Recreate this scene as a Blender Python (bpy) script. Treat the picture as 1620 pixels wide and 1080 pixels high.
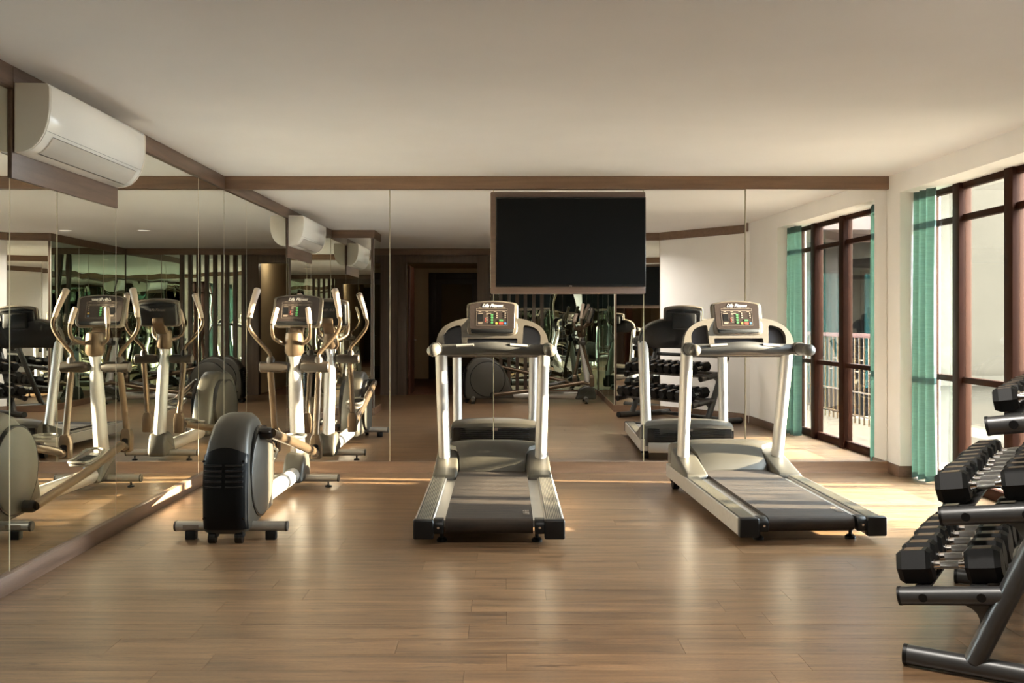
import bpy, bmesh, math, random
from mathutils import Vector, Matrix
random.seed(7)
PI = math.pi
scene = bpy.context.scene
for o in list(bpy.data.objects):
    bpy.data.objects.remove(o)
COL = scene.collection

# ------------------------------------------------------------------ camera, light, exposure
EYE = 1.4
cam_d = bpy.data.cameras.new('camera')
cam_d.sensor_width = 36.0
cam_d.lens = 1500.0 / 1620.0 * 36.0
cam_d.shift_x = 12.0 / 1620.0
cam_d.shift_y = -35.0 / 1620.0
cam_d.clip_start = 0.01
cam = bpy.data.objects.new('camera', cam_d)
COL.objects.link(cam)
cam.location = (0, 0, EYE)
cam.rotation_euler = (PI / 2, 0, 0)
scene.camera = cam

world = bpy.data.worlds.new('hazy_sky')
scene.world = world
world.use_nodes = True
bg = world.node_tree.nodes['Background']
bg.inputs['Color'].default_value = (0.80, 0.90, 1.0, 1)
bg.inputs['Strength'].default_value = 58.0

FILL_LIGHT_W = 29.0
SUN_EL, SUN_AZ = math.radians(9.5), math.radians(4.0)
sun_d = bpy.data.lights.new('sun', 'SUN')
sun_d.energy = 116.0
sun_d.angle = math.radians(0.9)
sun_d.color = (1.0, 0.85, 0.63)
sun = bpy.data.objects.new('sun', sun_d)
COL.objects.link(sun)
sun_dir = Vector((-math.cos(SUN_EL) * math.cos(SUN_AZ), math.cos(SUN_EL) * math.sin(SUN_AZ), -math.sin(SUN_EL)))
sun.rotation_euler = sun_dir.to_track_quat('-Z', 'Y').to_euler()
sun.location = (12, 4, 4)

port_d = bpy.data.lights.new('window_portal', 'AREA')
port_d.shape = 'RECTANGLE'
port_d.size = 2.75
port_d.size_y = 2.5
port_d.cycles.is_portal = True
port = bpy.data.objects.new('window_portal', port_d)
COL.objects.link(port)
port.location = (3.9, 7.04, 1.27)
port.rotation_euler = (PI / 2, 0, PI / 2)

scene.view_settings.view_transform = 'Standard'
scene.view_settings.look = 'None'
scene.view_settings.exposure = 0.58
scene.view_settings.gamma = 1.0
scene.view_settings.use_curve_mapping = False
cy = scene.cycles
cy.max_bounces = 14
cy.diffuse_bounces = 5
cy.glossy_bounces = 9
cy.transparent_max_bounces = 12
cy.sample_clamp_indirect = 6.0
cy.use_denoising = True
cy.denoiser = 'OPENIMAGEDENOISE'
cy.denoising_input_passes = 'RGB_ALBEDO_NORMAL'

# ------------------------------------------------------------------ materials
def lin(c):
    out = []
    for v in c:
        v = v / 255.0
        out.append(v / 12.92 if v <= 0.04045 else ((v + 0.055) / 1.055) ** 2.4)
    return tuple(out) + (1.0,)

def mat(name, col, rough=0.5, metal=0.0, spec=0.5, noise=0.0, nscale=8.0, bump=0.0, bscale=60.0, coat=0.0, stretch=(1, 1, 1)):
    m = bpy.data.materials.new(name)
    m.use_nodes = True
    nt = m.node_tree
    p = nt.nodes['Principled BSDF']
    p.inputs['Base Color'].default_value = lin(col)
    p.inputs['Roughness'].default_value = rough
    p.inputs['Metallic'].default_value = metal
    p.inputs['Specular IOR Level'].default_value = spec
    p.inputs['Coat Weight'].default_value = coat
    if noise or bump:
        tc = nt.nodes.new('ShaderNodeTexCoord')
        mp = nt.nodes.new('ShaderNodeMapping')
        mp.inputs['Scale'].default_value = stretch
        nt.links.new(tc.outputs['Object'], mp.inputs['Vector'])
    if noise:
        n = nt.nodes.new('ShaderNodeTexNoise')
        n.inputs['Scale'].default_value = nscale
        n.inputs['Detail'].default_value = 6
        nt.links.new(mp.outputs['Vector'], n.inputs['Vector'])
        r = nt.nodes.new('ShaderNodeValToRGB')
        a = lin(tuple(max(0, v * (1 - noise)) for v in col))
        b = lin(tuple(min(255, v * (1 + noise)) for v in col))
        r.color_ramp.elements[0].position = 0.3
        r.color_ramp.elements[1].position = 0.7
        r.color_ramp.elements[0].color = a
        r.color_ramp.elements[1].color = b
        nt.links.new(n.outputs['Fac'], r.inputs['Fac'])
        nt.links.new(r.outputs['Color'], p.inputs['Base Color'])
    if bump:
        n2 = nt.nodes.new('ShaderNodeTexNoise')
        n2.inputs['Scale'].default_value = bscale
        n2.inputs['Detail'].default_value = 4
        nt.links.new(mp.outputs['Vector'], n2.inputs['Vector'])
        b = nt.nodes.new('ShaderNodeBump')
        b.inputs['Strength'].default_value = bump
        b.inputs['Distance'].default_value = 0.01
        nt.links.new(n2.outputs['Fac'], b.inputs['Height'])
        nt.links.new(b.outputs['Normal'], p.inputs['Normal'])
    return m

def wood(name, c1, c2, axis, rough=0.45, scale=1.0, per_object=False):
    m = bpy.data.materials.new(name)
    m.use_nodes = True
    nt = m.node_tree
    p = nt.nodes['Principled BSDF']
    tc = nt.nodes.new('ShaderNodeTexCoord')
    mp = nt.nodes.new('ShaderNodeMapping')
    sc = [14.0 * scale, 14.0 * scale, 14.0 * scale]
    sc['xyz'.index(axis)] = 0.9 * scale
    mp.inputs['Scale'].default_value = sc
    nt.links.new(tc.outputs['Object'], mp.inputs['Vector'])
    n1 = nt.nodes.new('ShaderNodeTexNoise')
    n1.noise_dimensions = '4D'
    n1.inputs['Scale'].default_value = 1.6
    n1.inputs['Detail'].default_value = 7
    n1.inputs['Roughness'].default_value = 0.62
    n1.inputs['Distortion'].default_value = 0.6
    nt.links.new(mp.outputs['Vector'], n1.inputs['Vector'])
    n2 = nt.nodes.new('ShaderNodeTexNoise')
    n2.noise_dimensions = '4D'
    n2.inputs['Scale'].default_value = 58.0
    n2.inputs['Detail'].default_value = 4
    nt.links.new(mp.outputs['Vector'], n2.inputs['Vector'])
    add = nt.nodes.new('ShaderNodeMix')
    add.data_type = 'FLOAT'
    add.inputs[0].default_value = 0.35
    nt.links.new(n1.outputs['Fac'], add.inputs[2])
    nt.links.new(n2.outputs['Fac'], add.inputs[3])
    r = nt.nodes.new('ShaderNodeValToRGB')
    r.color_ramp.elements[0].position = 0.34
    r.color_ramp.elements[1].position = 0.66
    r.color_ramp.elements[0].color = lin(c1)
    r.color_ramp.elements[1].color = lin(c2)
    nt.links.new(add.outputs[0], r.inputs['Fac'])
    src = r.outputs['Color']
    if per_object:
        mp2 = nt.nodes.new('ShaderNodeMapping')
        mp2.inputs['Scale'].default_value = (1.6, 9.0, 1.0)
        nt.links.new(tc.outputs['Object'], mp2.inputs['Vector'])
        n3 = nt.nodes.new('ShaderNodeTexNoise')
        n3.noise_dimensions = '4D'
        n3.inputs['Scale'].default_value = 3.2
        n3.inputs['Detail'].default_value = 3
        n3.inputs['Distortion'].default_value = 1.2
        nt.links.new(mp2.outputs['Vector'], n3.inputs['Vector'])
        rk_ = nt.nodes.new('ShaderNodeValToRGB')
        rk_.color_ramp.elements[0].position = 0.27
        rk_.color_ramp.elements[1].position = 0.40
        rk_.color_ramp.elements[0].color = (0.42, 0.40, 0.38, 1)
        rk_.color_ramp.elements[1].color = (1, 1, 1, 1)
        nt.links.new(n3.outputs['Fac'], rk_.inputs['Fac'])
        mk_ = nt.nodes.new('ShaderNodeMix')
        mk_.data_type = 'RGBA'
        mk_.blend_type = 'MULTIPLY'
        mk_.inputs[0].default_value = 1.0
        nt.links.new(src, mk_.inputs[6])
        nt.links.new(rk_.outputs['Color'], mk_.inputs[7])
        src = mk_.outputs[2]
    if per_object:
        oi = nt.nodes.new('ShaderNodeObjectInfo')
        mu = nt.nodes.new('ShaderNodeMath')
        mu.operation = 'MULTIPLY'
        mu.inputs[1].default_value = 57.0
        nt.links.new(oi.outputs['Random'], mu.inputs[0])
        nt.links.new(mu.outputs[0], n1.inputs['W'])
        nt.links.new(mu.outputs[0], n2.inputs['W'])
        nt.links.new(mu.outputs[0], n3.inputs['W'])
        hs = nt.nodes.new('ShaderNodeHueSaturation')
        mr = nt.nodes.new('ShaderNodeMapRange')
        mr.inputs['To Min'].default_value = 0.86
        mr.inputs['To Max'].default_value = 1.13
        nt.links.new(oi.outputs['Random'], mr.inputs['Value'])
        nt.links.new(mr.outputs['Result'], hs.inputs['Value'])
        nt.links.new(src, hs.inputs['Color'])
        src = hs.outputs['Color']
    nt.links.new(src, p.inputs['Base Color'])
    p.inputs['Roughness'].default_value = rough
    b = nt.nodes.new('ShaderNodeBump')
    b.inputs['Strength'].default_value = 0.12
    b.inputs['Distance'].default_value = 0.003
    nt.links.new(add.outputs[0], b.inputs['Height'])
    nt.links.new(b.outputs['Normal'], p.inputs['Normal'])
    return m

def mirror_mat(name, col, wav=0.0):
    m = bpy.data.materials.new(name)
    m.use_nodes = True
    nt = m.node_tree
    nt.nodes.remove(nt.nodes['Principled BSDF'])
    g = nt.nodes.new('ShaderNodeBsdfGlossy')
    g.inputs['Color'].default_value = col
    g.inputs['Roughness'].default_value = 0.0
    nt.links.new(g.outputs[0], nt.nodes['Material Output'].inputs['Surface'])
    if wav:
        tc = nt.nodes.new('ShaderNodeTexCoord')
        n = nt.nodes.new('ShaderNodeTexNoise')
        n.inputs['Scale'].default_value = 1.3
        n.inputs['Detail'].default_value = 1
        b = nt.nodes.new('ShaderNodeBump')
        b.inputs['Strength'].default_value = 1.0
        b.inputs['Distance'].default_value = wav
        nt.links.new(tc.outputs['Object'], n.inputs['Vector'])
        nt.links.new(n.outputs['Fac'], b.inputs['Height'])
        nt.links.new(b.outputs['Normal'], g.inputs['Normal'])
    return m

def glass_mat(name, tint, refl):
    m = bpy.data.materials.new(name)
    m.use_nodes = True
    nt = m.node_tree
    nt.nodes.remove(nt.nodes['Principled BSDF'])
    t = nt.nodes.new('ShaderNodeBsdfTransparent')
    t.inputs['Color'].default_value = tint
    g = nt.nodes.new('ShaderNodeBsdfGlossy')
    g.inputs['Roughness'].default_value = 0.0
    lw = nt.nodes.new('ShaderNodeLayerWeight')
    pw = nt.nodes.new('ShaderNodeMath')
    pw.operation = 'POWER'
    pw.inputs[1].default_value = 4.0
    f = nt.nodes.new('ShaderNodeMapRange')
    f.inputs['To Min'].default_value = refl
    f.inputs['To Max'].default_value = 0.9
    nt.links.new(lw.outputs['Facing'], pw.inputs[0])
    nt.links.new(pw.outputs[0], f.inputs['Value'])
    mx = nt.nodes.new('ShaderNodeMixShader')
    nt.links.new(f.outputs[0], mx.inputs[0])
    nt.links.new(t.outputs[0], mx.inputs[1])
    nt.links.new(g.outputs[0], mx.inputs[2])
    nt.links.new(mx.outputs[0], nt.nodes['Material Output'].inputs['Surface'])
    return m

M = {}
M['plank'] = wood('plank_wood', (64, 49, 37), (141, 111, 81), 'x', rough=0.29, per_object=True)
M['subfloor'] = mat('subfloor', (60, 46, 34), 0.8)
M['ceiling'] = mat('ceiling_paint', (233, 231, 231), 0.9, noise=0.01, nscale=1.5)
M['white_wall'] = mat('white_wall_paint', (242, 239, 235), 0.75, noise=0.01, nscale=2)
M['wood_x'] = wood('walnut_x', (88, 66, 50), (124, 96, 74), 'x', 0.42)
M['wood_y'] = wood('walnut_y', (76, 58, 46), (110, 86, 70), 'y', 0.42)
M['wood_z'] = wood('walnut_z', (66, 52, 42), (96, 78, 64), 'z', 0.45)
M['wood_panel'] = wood('walnut_panel', (70, 52, 42), (98, 76, 63), 'x', 0.45)
M['mirror'] = mirror_mat('silvered_mirror', (0.89, 0.88, 0.87, 1))
M['mirror_side'] = mirror_mat('silvered_mirror_side', (0.87, 0.88, 0.82, 1))
M['mirror_rear'] = mirror_mat('silvered_mirror_rear', (0.72, 0.84, 0.74, 1), 0.006)
M['mirror_edge'] = mat('polished_glass_edge', (238, 233, 214), 0.3)
M['frame_brown'] = mat('bronze_window_frame', (34, 16, 8), 0.6, 0.0, spec=0.04, noise=0.06, nscale=4)
M['glass'] = glass_mat('window_glass', (0.95, 0.965, 0.945, 1), 0.04)
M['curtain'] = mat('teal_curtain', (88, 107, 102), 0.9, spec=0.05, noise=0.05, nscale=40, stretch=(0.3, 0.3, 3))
M['silver'] = mat('brushed_silver_paint', (188, 183, 176), 0.42, 0.55, noise=0.02, nscale=30)
M['silver_dull'] = mat('dull_silver', (168, 164, 156), 0.4, 0.7)
M['chrome'] = mat('chrome', (225, 225, 225), 0.12, 1.0)
M['knurl'] = mat('knurled_chrome', (175, 175, 172), 0.38, 1.0, bump=0.6, bscale=900)
M['graphite'] = mat('graphite_plastic', (64, 60, 54), 0.42, 0.1, bump=0.04, bscale=400)
M['taupe'] = mat('taupe_plastic', (49, 45, 37), 0.45, 0.1, bump=0.03, bscale=400)
M['tower'] = mat('tower_plastic', (78, 71, 62), 0.45, 0.1)
M['vent'] = mat('vent_plastic', (26, 26, 26), 0.3)
M['bezel'] = mat('console_bezel', (92, 84, 74), 0.32, 0.35)
M['black'] = mat('black_plastic', (9, 9, 9), 0.45, spec=0.3, bump=0.03, bscale=300)
M['gloss_black'] = mat('gloss_black', (14, 14, 15), 0.18)
M['pocket'] = mat('pocket_liner', (34, 34, 40), 0.3)
M['rubber'] = mat('rubber_grip', (44, 42, 39), 0.6, bump=0.1, bscale=500)
M['grip_tan'] = mat('grip_rubber_tan', (150, 132, 116), 0.55, bump=0.05, bscale=500)
M['bronze_tube'] = mat('bronze_grey_tube', (88, 73, 57), 0.28, 0.7)
M['dark_bronze'] = mat('dark_bronze_plastic', (34, 27, 20), 0.4, 0.2)
M['belt'] = mat('running_belt', (36, 28, 21), 0.75, spec=0.25, noise=0.3, nscale=6, bump=0.15, bscale=700, stretch=(0.6, 5, 1))
M['rib'] = mat('ribbed_aluminium', (128, 122, 108), 0.38, 0.6)
M['rib_dark'] = mat('ribbed_base', (48, 45, 40), 0.5, 0.3)
M['screen'] = mat('console_screen', (40, 33, 30), 0.25)
M['marking'] = mat('console_marking', (112, 100, 88), 0.5)
M['logo_white'] = mat('logo_white', (205, 200, 190), 0.45)
M['key_green'] = mat('key_green', (44, 100, 54), 0.4)
M['key_red'] = mat('key_red', (165, 44, 30), 0.4)
M['key_yellow'] = mat('key_yellow', (160, 128, 46), 0.4)
M['key_blue'] = mat('key_blue', (56, 92, 128), 0.4)
M['orange'] = mat('orange_key', (196, 118, 16), 0.4)
M['ac_white'] = mat('ac_white_plastic', (238, 232, 222), 0.16, coat=0.3)
M['ac_side'] = mat('ac_side_plastic', (218, 210, 196), 0.3)
M['ac_line'] = mat('ac_groove', (96, 90, 84), 0.5)
M['tv_black'] = mat('tv_panel', (12, 12, 12), 0.6, spec=0.05)
M['tv_bezel'] = mat('tv_bezel', (12, 11, 11), 0.25)
M['iron'] = mat('rack_paint', (72, 72, 72), 0.36, 0.55, noise=0.03, nscale=20)
M['hex_rubber'] = mat('hex_rubber', (6, 6, 6), 0.55, spec=0.22, bump=0.05, bscale=300)
M['plate_bronze'] = mat('weight_plate_label', (104, 84, 62), 0.4, 0.5)
M['olive'] = mat('olive_door_panel', (96, 80, 46), 0.6)
M['dark_wood'] = wood('dark_door_wood', (38, 26, 20), (60, 42, 32), 'z', 0.45)
M['red_wood'] = wood('red_door_wood', (74, 40, 28), (100, 58, 40), 'z', 0.45)
M['corridor'] = mat('corridor_paint', (206, 186, 150), 0.8)
M['corridor_floor'] = mat('corridor_floor_tiles', (96, 62, 48), 0.5, noise=0.1, nscale=6)
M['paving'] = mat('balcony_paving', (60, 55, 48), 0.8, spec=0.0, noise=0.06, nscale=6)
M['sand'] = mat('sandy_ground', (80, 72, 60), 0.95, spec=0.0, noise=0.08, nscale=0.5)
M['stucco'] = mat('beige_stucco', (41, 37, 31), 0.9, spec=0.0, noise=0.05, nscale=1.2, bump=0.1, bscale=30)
M['brass'] = mat('brass_baluster', (58, 44, 26), 0.5, 0.2, spec=0.1)
M['rail_wood'] = mat('handrail_red_brown', (42, 18, 12), 0.6, spec=0.1)
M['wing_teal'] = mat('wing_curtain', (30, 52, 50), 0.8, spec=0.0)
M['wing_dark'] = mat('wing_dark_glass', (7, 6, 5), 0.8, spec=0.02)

# ------------------------------------------------------------------ mesh helpers
def obj(name, bm, m, parent=None, ang=38, loc=None):
    bmesh.ops.recalc_face_normals(bm, faces=bm.faces)
    me = bpy.data.meshes.new(name)
    bm.to_mesh(me)
    bm.free()
    ms = m if isinstance(m, (list, tuple)) else [m]
    for k in ms:
        me.materials.append(M[k])
    for p in me.polygons:
        p.use_smooth = True
    me.set_sharp_from_angle(angle=math.radians(ang))
    o = bpy.data.objects.new(name, me)
    COL.objects.link(o)
    if parent is not None:
        o.parent = parent
    if loc is not None:
        o.location = loc
    return o

def BM():
    return bmesh.new()

def tag(o, label, cat=None, group=None, kind=None):
    o['label'] = label
    if cat:
        o['category'] = cat
    if group:
        o['group'] = group
    if kind:
        o['kind'] = kind
    return o

def thing(name, label, cat, loc=(0, 0, 0), rz=0.0, group=None):
    o = bpy.data.objects.new(name, None)
    o.empty_display_size = 0.1
    COL.objects.link(o)
    o.location = loc
    o.rotation_euler = (0, 0, rz)
    return tag(o, label, cat, group)

def copy_tree(o, parent=None):
    c = o.copy()
    COL.objects.link(c)
    c.parent = parent
    for ch in o.children:
        copy_tree(ch, c)
    return c

def box(bm, x0, x1, y0, y1, z0, z1, bev=0.0, seg=2, mtx=None, mi=0):
    r = bmesh.ops.create_cube(bm, size=1.0)
    vs = r['verts']
    for v in vs:
        v.co = Vector(((x0 + x1) / 2 + v.co.x * (x1 - x0), (y0 + y1) / 2 + v.co.y * (y1 - y0), (z0 + z1) / 2 + v.co.z * (z1 - z0)))
    if mtx is not None:
        for v in vs:
            v.co = mtx @ v.co
    fs = set(f for v in vs for f in v.link_faces)
    for f in fs:
        f.material_index = mi
    if bev > 0:
        es = list(set(e for v in vs for e in v.link_edges))
        bmesh.ops.bevel(bm, geom=es, offset=bev, segments=seg, profile=0.5, affect='EDGES')

def hexa(bm, b, t):
    """eight corner solid: b and t are lists of four points"""
    vb = [bm.verts.new(p) for p in b]
    vt = [bm.verts.new(p) for p in t]
    bm.faces.new(vb[::-1])
    bm.faces.new(vt)
    for i in range(4):
        j = (i + 1) % 4
        bm.faces.new((vb[i], vb[j], vt[j], vt[i]))
    return vb + vt

def bevel_verts(bm, vs, off, seg=2):
    es = list(set(e for v in vs for e in v.link_edges))
    bmesh.ops.bevel(bm, geom=es, offset=off, segments=seg, profile=0.5, affect='EDGES')

def spline(pts, n=6):
    P = [Vector(p) for p in pts]
    out = []
    for i in range(len(P) - 1):
        p0 = P[max(0, i - 1)]
        p1, p2 = P[i], P[i + 1]
        p3 = P[min(len(P) - 1, i + 2)]
        for k in range(n):
            t = k / n
            out.append(0.5 * ((2 * p1) + (-p0 + p2) * t + (2 * p0 - 5 * p1 + 4 * p2 - p3) * t * t + (-p0 + 3 * p1 - 3 * p2 + p3) * t ** 3))
    out.append(P[-1])
    return out

def tube(bm, pts, r, seg=12, ex=1.0, up=None, round_end=0.0):
    P = [Vector(p) for p in pts]
    n = len(P)
    R = list(r) if isinstance(r, (list, tuple)) else [r] * n
    if round_end > 0:
        # add dome rings at the far end and near end
        d = (P[-1] - P[-2]).normalized()
        rr = R[-1]
        base = P[-1]
        for k in (1, 2, 3, 4):
            a = k / 4 * PI / 2
            P.append(base + d * rr * round_end * math.sin(a))
            R.append(max(rr * math.cos(a), 0.0008))
    n = len(P)
    tang = []
    for i in range(n):
        a = P[max(0, i - 1)]
        b = P[min(n - 1, i + 1)]
        tang.append((b - a).normalized())
    ref = Vector(up) if up is not None else (Vector((0, 0, 1)) if abs(tang[0].z) < 0.9 else Vector((1, 0, 0)))
    u = (ref - tang[0] * ref.dot(tang[0])).normalized()
    rings = []
    for i in range(n):
        u = (u - tang[i] * u.dot(tang[i])).normalized()
        w = tang[i].cross(u)
        ring = []
        for k in range(seg):
            a = 2 * PI * k / seg
            ring.append(bm.verts.new(P[i] + (u * math.cos(a) * ex + w * math.sin(a)) * R[i]))
        rings.append(ring)
    for i in range(n - 1):
        for k in range(seg):
            l = (k + 1) % seg
            bm.faces.new((rings[i][k], rings[i][l], rings[i + 1][l], rings[i + 1][k]))
    bm.faces.new(rings[0][::-1])
    bm.faces.new(rings[-1])

def prism(bm, outline, plane, a0, a1, bev=0.0, seg=2, mi=0):
    """outline: 2D points; plane 'yz' extrudes along x, 'xz' along y, 'xy' along z"""
    def P(u, v, a):
        return {'yz': (a, u, v), 'xz': (u, a, v), 'xy': (u, v, a)}[plane]
    v0 = [bm.verts.new(P(u, v, a0)) for u, v in outline]
    v1 = [bm.verts.new(P(u, v, a1)) for u, v in outline]
    f0 = bm.faces.new(v0)
    f1 = bm.faces.new(v1[::-1])
    n = len(outline)
    fs = [f0, f1]
    for i in range(n):
        j = (i + 1) % n
        fs.append(bm.faces.new((v0[j], v0[i], v1[i], v1[j])))
    for f in fs:
        f.material_index = mi
    if bev > 0:
        es = list(f0.edges) + list(f1.edges)
        bmesh.ops.recalc_face_normals(bm, faces=fs)
        bmesh.ops.bevel(bm, geom=es, offset=bev, segments=seg, profile=0.5, affect='EDGES')

def holed_prism(bm, outline, holes, a0, a1):
    """xz outline with holes, extruded along y"""
    loops = [outline] + holes
    es = []
    for lp in loops:
        vs = [bm.verts.new((u, a0, v)) for u, v in lp]
        for i in range(len(vs)):
            es.append(bm.edges.new((vs[i], vs[(i + 1) % len(vs)])))
    r = bmesh.ops.triangle_fill(bm, use_beauty=True, use_dissolve=False, edges=es)
    fs = [g for g in r['geom'] if isinstance(g, bmesh.types.BMFace)]
    ex = bmesh.ops.extrude_face_region(bm, geom=fs)
    for g in ex['geom']:
        if isinstance(g, bmesh.types.BMVert):
            g.co.y = a1

def rounded(pts, r, n=4):
    """round the corners of a closed 2D outline"""
    out = []
    m = len(pts)
    for i in range(m):
        p = Vector(pts[i]); a = Vector(pts[i - 1]); b = Vector(pts[(i + 1) % m])
        ra = min(r, (a - p).length * 0.45)
        rb = min(r, (b - p).length * 0.45)
        s = p + (a - p).normalized() * ra
        e = p + (b - p).normalized() * rb
        for k in range(n + 1):
            t = k / n
            q = s * (1 - t) ** 2 + p * 2 * t * (1 - t) + e * t * t
            out.append((q.x, q.y))
    return out

def transform(bm, mtx):
    bmesh.ops.transform(bm, matrix=mtx, verts=bm.verts)

def text_bm(body, size, shear=0.35, bold=0.006, ext=0.0008):
    c = bpy.data.curves.new('lettering', 'FONT')
    c.body = body
    c.size = size
    c.shear = shear
    c.offset = bold * size
    c.extrude = ext
    c.resolution_u = 3
    c.align_x = 'CENTER'
    c.align_y = 'CENTER'
    o = bpy.data.objects.new('lettering', c)
    COL.objects.link(o)
    bpy.context.view_layer.update()
    me = bpy.data.meshes.new_from_object(o.evaluated_get(bpy.context.evaluated_depsgraph_get()))
    bpy.data.objects.remove(o)
    bpy.data.curves.remove(c)
    bm = BM()
    bm.from_mesh(me)
    bpy.data.meshes.remove(me)
    return bm

# ------------------------------------------------------------------ room plan (metres, camera at the origin)
CEIL = 2.705
YB = 8.70                                    # mirror wall at the far end
XR = 3.51
P_BL = Vector((-2.581, YB))                  # far left corner
P_L0 = Vector((-2.530, -0.12))
YR = -0.13                                   # rear wall behind the camera
TRIM_Z = 2.589
BASE_Z = 0.10

class Seg:
    """frame of a wall: s along the wall, n towards the room, z up"""
    def __init__(self, a, b, inside):
        self.a = Vector(a); self.b = Vector(b)
        self.len = (self.b - self.a).length
        self.u = (self.b - self.a).normalized()
        n = Vector((-self.u.y, self.u.x))
        if n.dot(Vector(inside) - self.a) < 0:
            n = -n
        self.n = n
    def mtx(self):
        return Matrix(((self.u.x, self.n.x, 0, self.a.x), (self.u.y, self.n.y, 0, self.a.y), (0, 0, 1, 0), (0, 0, 0, 1)))
    def box(self, bm, s0, s1, n0, n1, z0, z1, bev=0.0, mi=0):
        box(bm, s0, s1, n0, n1, z0, z1, bev, 2, self.mtx(), mi)

def struct(name, bm, m, label, parent=None):
    o = obj(name, bm, m, parent)
    if parent is None:
        tag(o, label, None, None, 'structure')
    return o

def mirror_panel(seg, s0, s1, z0, z1, parent, m='mirror', tilt0=0.0, tilt1=0.0):
    """a glass mirror sheet; tilt offsets lift one end off the wall"""
    g = 0.0042
    s0 += g; s1 -= g
    bm = BM()
    t = 0.006
    b = [(s0, 0.004 + tilt0, z0), (s1, 0.004 + tilt1, z0), (s1, 0.004 + t + tilt1, z0), (s0, 0.004 + t + tilt0, z0)]
    if tilt0 or tilt1:
        b[0] = (s0, 0.002, z0); b[1] = (s1, 0.002, z0)
    vs = hexa(bm, b, [(p[0], p[1], z1) for p in b])
    transform(bm, seg.mtx())
    bm.normal_update()
    n3 = Vector((seg.n.x, seg.n.y, 0))
    bmesh.ops.recalc_face_normals(bm, faces=bm.faces)
    for f in bm.faces:
        f.material_index = 0 if f.normal.dot(n3) > 0.9 else 1
    return obj('mirror_panel', bm, [m, 'mirror_edge'], parent)

# floor: slab and planks
bm = BM()
box(bm, -2.9, 3.9, -0.4, 8.9, -0.12, -0.005)
floor = struct('floor', bm, 'subfloor', 'oak-toned vinyl plank floor with horizontal boards')
PW, PL, PT = 0.19, 1.22, 0.005
bm = BM()
box(bm, -PL / 2 + 0.0008, PL / 2 - 0.0008, -PW / 2 + 0.0007, PW / 2 - 0.0007, -PT, 0)
plank_me = None
def xmax_at(y):
    if y > 4.5:
        return 3.86
    if y > 3.0:
        return 2.35 + (y - 3.0) / 1.5 * 1.25
    return 1.78
row = 0
y = YB - PW / 2 + 0.02
while y > -0.13:
    x = -2.60 - random.choice((0.0, 0.3, 0.55, 0.85, 1.05))
    xm = xmax_at(y)
    while x < xm - 0.02:
        a = max(x, -2.60); b = min(x + PL, xm)
        if b - a > 0.02:
            if plank_me is None:
                o = obj('plank', bm, 'plank', floor)
                plank_me = o.data
            else:
                o = bpy.data.objects.new('plank', plank_me)
                COL.objects.link(o)
                o.parent = floor
            o.location = ((a + b) / 2, y, 0)
            o.scale = ((b - a) / PL, 1, 1)
        x += PL
    y -= PW
    row += 1

# ceiling
bm = BM()
box(bm, -2.9, 3.95, -0.4, 8.95, CEIL, CEIL + 0.15)
ceiling = struct('ceiling', bm, 'ceiling', 'plain warm white ceiling')

# fill lights added over the near half of the room, modelled as recessed downlights
M['fill_ring'] = mat('fill_light_ring', (230, 226, 218), 0.4)
M['fill_lens'] = mat('fill_light_lens', (255, 246, 230), 0.4)
_p = M['fill_lens'].node_tree.nodes['Principled BSDF']
_p.inputs['Emission Color'].default_value = (1.0, 0.94, 0.86, 1)
_p.inputs['Emission Strength'].default_value = 0.5
for (lx_, ly_, where) in ((0.10, 3.4, 'left of the two'), (1.25, 3.4, 'right of the two')):
    dl = thing('added_fill_downlight', 'added fill light, a round recessed ceiling downlight above the near floor, %s' % where, 'downlight', (lx_, ly_, CEIL), 0, 'added ceiling fill lights')
    bm = BM()
    prf = [(0.085, 0.0), (0.105, -0.004), (0.105, -0.0005), (0.085, -0.0005)]
    rg = [[bm.verts.new((r_ * math.cos(2 * PI * k / 28), r_ * math.sin(2 * PI * k / 28), z_)) for k in range(28)] for r_, z_ in prf]
    for q in range(4):
        for k in range(28):
            l = (k + 1) % 28
            bm.faces.new((rg[q][k], rg[q][l], rg[(q + 1) % 4][l], rg[(q + 1) % 4][k]))
    obj('trim_ring', bm, 'fill_ring', dl)
    bm = BM(); tube(bm, [(0, 0, -0.002), (0, 0, -0.0003)], 0.085, 28); obj('lens', bm, 'fill_lens', dl)
    ld = bpy.data.lights.new('fill_light', 'AREA')
    ld.shape = 'DISK'
    ld.size = 0.16
    ld.energy = FILL_LIGHT_W
    ld.color = (1.0, 0.94, 0.86)
    ld.spread = math.radians(150)
    lo_ = bpy.data.objects.new('lamp', ld)
    COL.objects.link(lo_)
    lo_.parent = dl
    lo_.location = (0, 0, -0.004)

# far mirror wall
sb = Seg((-2.581, YB), (XR, YB), (0, 5))
bm = BM()
sb.box(bm, -0.25, sb.len + 0.3, -0.15, 0.0, -0.05, CEIL)
wall_back = struct('wall_back', bm, 'mirror_edge', 'far wall clad in tall mirror panels')
edges = [-2.581, -1.05, -0.10, 1.276, 2.204, XR]
TILT = [(0, 0), (0, 0), (0, 0), (0, 0.006), (0.030, 0)]
for i in range(5):
    mirror_panel(sb, edges[i] + 2.581, edges[i + 1] + 2.581, BASE_Z, TRIM_Z + 0.01, wall_back, 'mirror', *TILT[i])
bm = BM()
sb.box(bm, 0.0, sb.len, 0.0, 0.045, TRIM_Z, CEIL, 0.002)
struct('trim_1', bm, 'wood_x', 'walnut trim along the top of the far mirror wall')
bm = BM()
sb.box(bm, 0.0, sb.len, 0.0, 0.045, 0.0, BASE_Z, 0.002)
struct('baseboard_back', bm, 'wood_x', 'walnut baseboard below the far mirror wall')

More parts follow.
